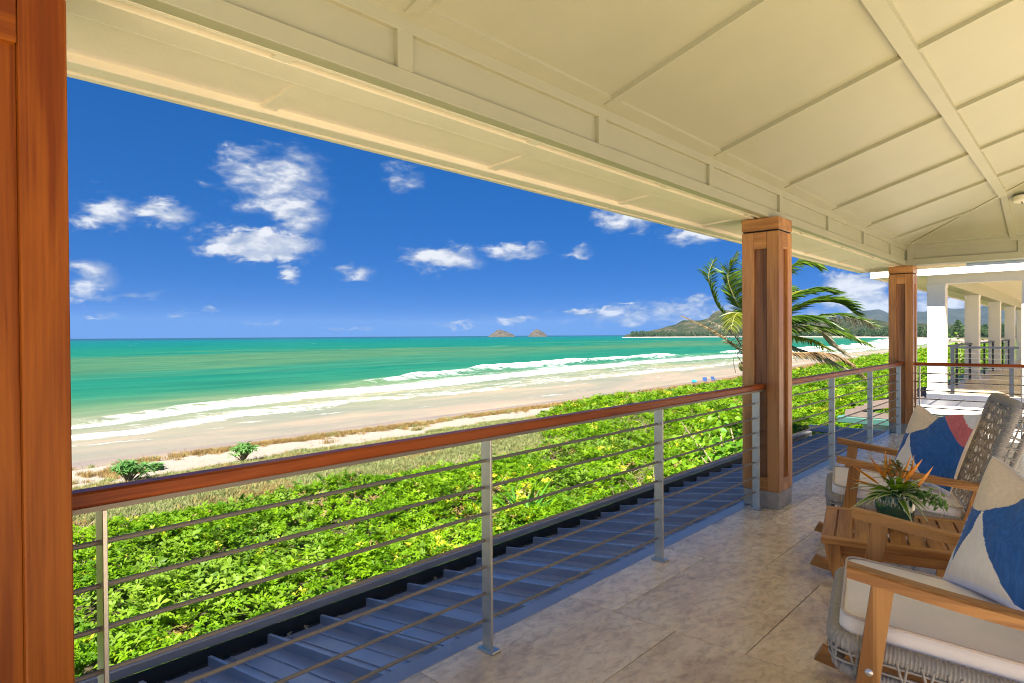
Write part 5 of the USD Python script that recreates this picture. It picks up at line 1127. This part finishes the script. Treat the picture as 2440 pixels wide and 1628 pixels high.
def build_vase():
    x, y, z = 3.27, .655, .4515
    prof = [(.001, .0), (.060, .0), (.066, .006), (.072, .03), (.0745, .07), (.0745, .105), (.070, .125), (.0715, .138), (.066, .140), (.064, .125), (.064, .10), (.001, .098)]
    v, f = lathe(prof, 60); a = np.arctan2(v[:, 1], v[:, 0]); rr = np.hypot(v[:, 0], v[:, 1]); k = 1 + .028 * np.cos(20 * a) * (rr > .05) * (v[:, 2] < .13); v[:, 0] *= k; v[:, 1] *= k
    obj('vase', (v + [x, y, z], f), M['vase'], label='dark green ribbed glass vase on the slatted side table', cat='vase', smooth=35)
    rng = np.random.default_rng(81); t = thing('flower_arrangement', 'orange heliconia flowers with striped and silvery leaves in the green vase', 'flowers', (x, y, z + .125))
    # camera lies towards (-x, -y): left of the picture is roughly +y
    for i in range(26):     # striped leaves: green blade with pale edges
        a = 2.4 * i + rng.uniform(-.2, .2); L = rng.uniform(.075, .130); v, f = leaf_blade(L, .026, rng.uniform(.4, 1.5), .3, 6, .45); p = rng.uniform(.25, 1.05); r = rng.uniform(-.3, .3); o = np.array([math.cos(a), math.sin(a), 0]) * .02
        lf = obj('striped_leaf', (rot(v, a, p, r) + o, f), M['leaf_lily'] if i % 3 else M['leaf_big'], t, smooth=True)
        m = MB()
        for sg in (0, 2): e = v[sg::3]; m.add(*tube(rot(e, a, p, r) + o, .0022, 4, False))
        obj('leaf_edge', m, M['var_leaf'], lf)
    for i in range(9):      # silvery curling leaves
        a = 2.4 * i + .9; L = rng.uniform(.11, .17); v, f = leaf_blade(L, .011, rng.uniform(1.0, 1.7), .25, 8, .35); obj('silver_leaf', (rot(v, a, rng.uniform(.6, 1.2), rng.uniform(-.4, .4)) + [0, 0, .05], f), M['silver_leaf'], t, smooth=True)
    def bract(p, d, L, w): 
        d = np.array(d, float); d /= np.linalg.norm(d); v, f = leaf_blade(L, w, -.12, .9, 5, .3); yaw = math.atan2(d[1], d[0]); pit = math.asin(d[2]); return rot(v, yaw, -0.0 + pit) + np.array(p), f
    for p, d, L, w in [(p, d, L * .85, w * .95) for p, d, L, w in [((.0, .045, .06), (0, .05, 1), .165, .036), ((.0, .04, .06), (.1, .7, .9), .15, .022), ((-.01, .06, .04), (-.1, 1.0, .55), .17, .022), ((0, .05, .02), (0, 1, .12), .16, .024), ((.02, -.02, .05), (.2, -.35, .9), .17, .022),
                       ((.0, -.04, .06), (.1, -.55, .75), .155, .040), ((0, -.03, .10), (0, .55, .5), .10, .026), ((.02, -.08, .03), (.1, -.55, .8), .155, .030), ((0, -.06, .09), (.1, -.25, 1), .12, .016), ((.03, .02, .05), (.6, .2, .8), .14, .026)]]:
        v, f = bract(p, d, L, w); obj('orange_petal', (v, f), M['orange'], t, smooth=True)
    m = MB()
    for _ in range(70):
        q = np.array([rng.normal(0, .022), rng.normal(-.005, .022), .09 + rng.uniform(0, .06)]); v, f = leaf_blade(.028, .014, .3, .3, 2); m.add(rot(v, rng.uniform(0, 6.28), rng.uniform(-.3, 1.2)) + q, f)
    obj('seed_head', m, M['grass_olive'], t)
    m = MB()
    for _ in range(120):
        k = rng.uniform(0, 1); q = np.array([.01, -.07 - .12 * k, .03 - .05 * k * k]) + rng.normal(0, .014, 3); v, f = leaf_blade(.03, .016, .4, .3, 2); m.add(rot(v, rng.uniform(0, 6.28), rng.uniform(-.8, .8)) + q, f)
    obj('green_spray', m, M['leaf_helio'], t)
    obj('foliage_base', rosette(rng, 14, .10, .06, (.2, 1.2), .02), M['leaf_big'], t, smooth=True)
build_vase()

# ------------------------------------------------------------------ air
def build_haze():
    m = usdkit.material(stage, '/World/Looks/haze', {'v': ('principled_volume', {'color': (0.50, 0.72, 1.0), 'density': 3.4e-5, 'anisotropy': 0.2})}, [], volume='v.volume')
    obj('haze', boxm(-15000, 15000, -15000, 15000, -16.0, 420.0), m, label='thin sea air that fades the far mountains', cat='haze', kind='stuff')
build_haze()

def ceiling_fixture():
    x, y = 8.600, 0.514; t = thing('ceiling_fixture', 'round cream fixture on the ceiling at the right edge of the picture', 'ceiling fixture', (x, y, ZC + SL * (9.58 - x) - .045))
    v, f = lathe([(.001, -.022), (.08, -.024), (.108, -.018), (.12, -.004), (.12, .04), (.001, .04)], 40); obj('cover', (v, f), M['soffit'], t, smooth=40)
    for k in (-.04, .0, .04): obj('slot', boxm(-.07, .07, k - .006, k + .006, -.0275, -.022), M['darkmetal'], t)
ceiling_fixture()
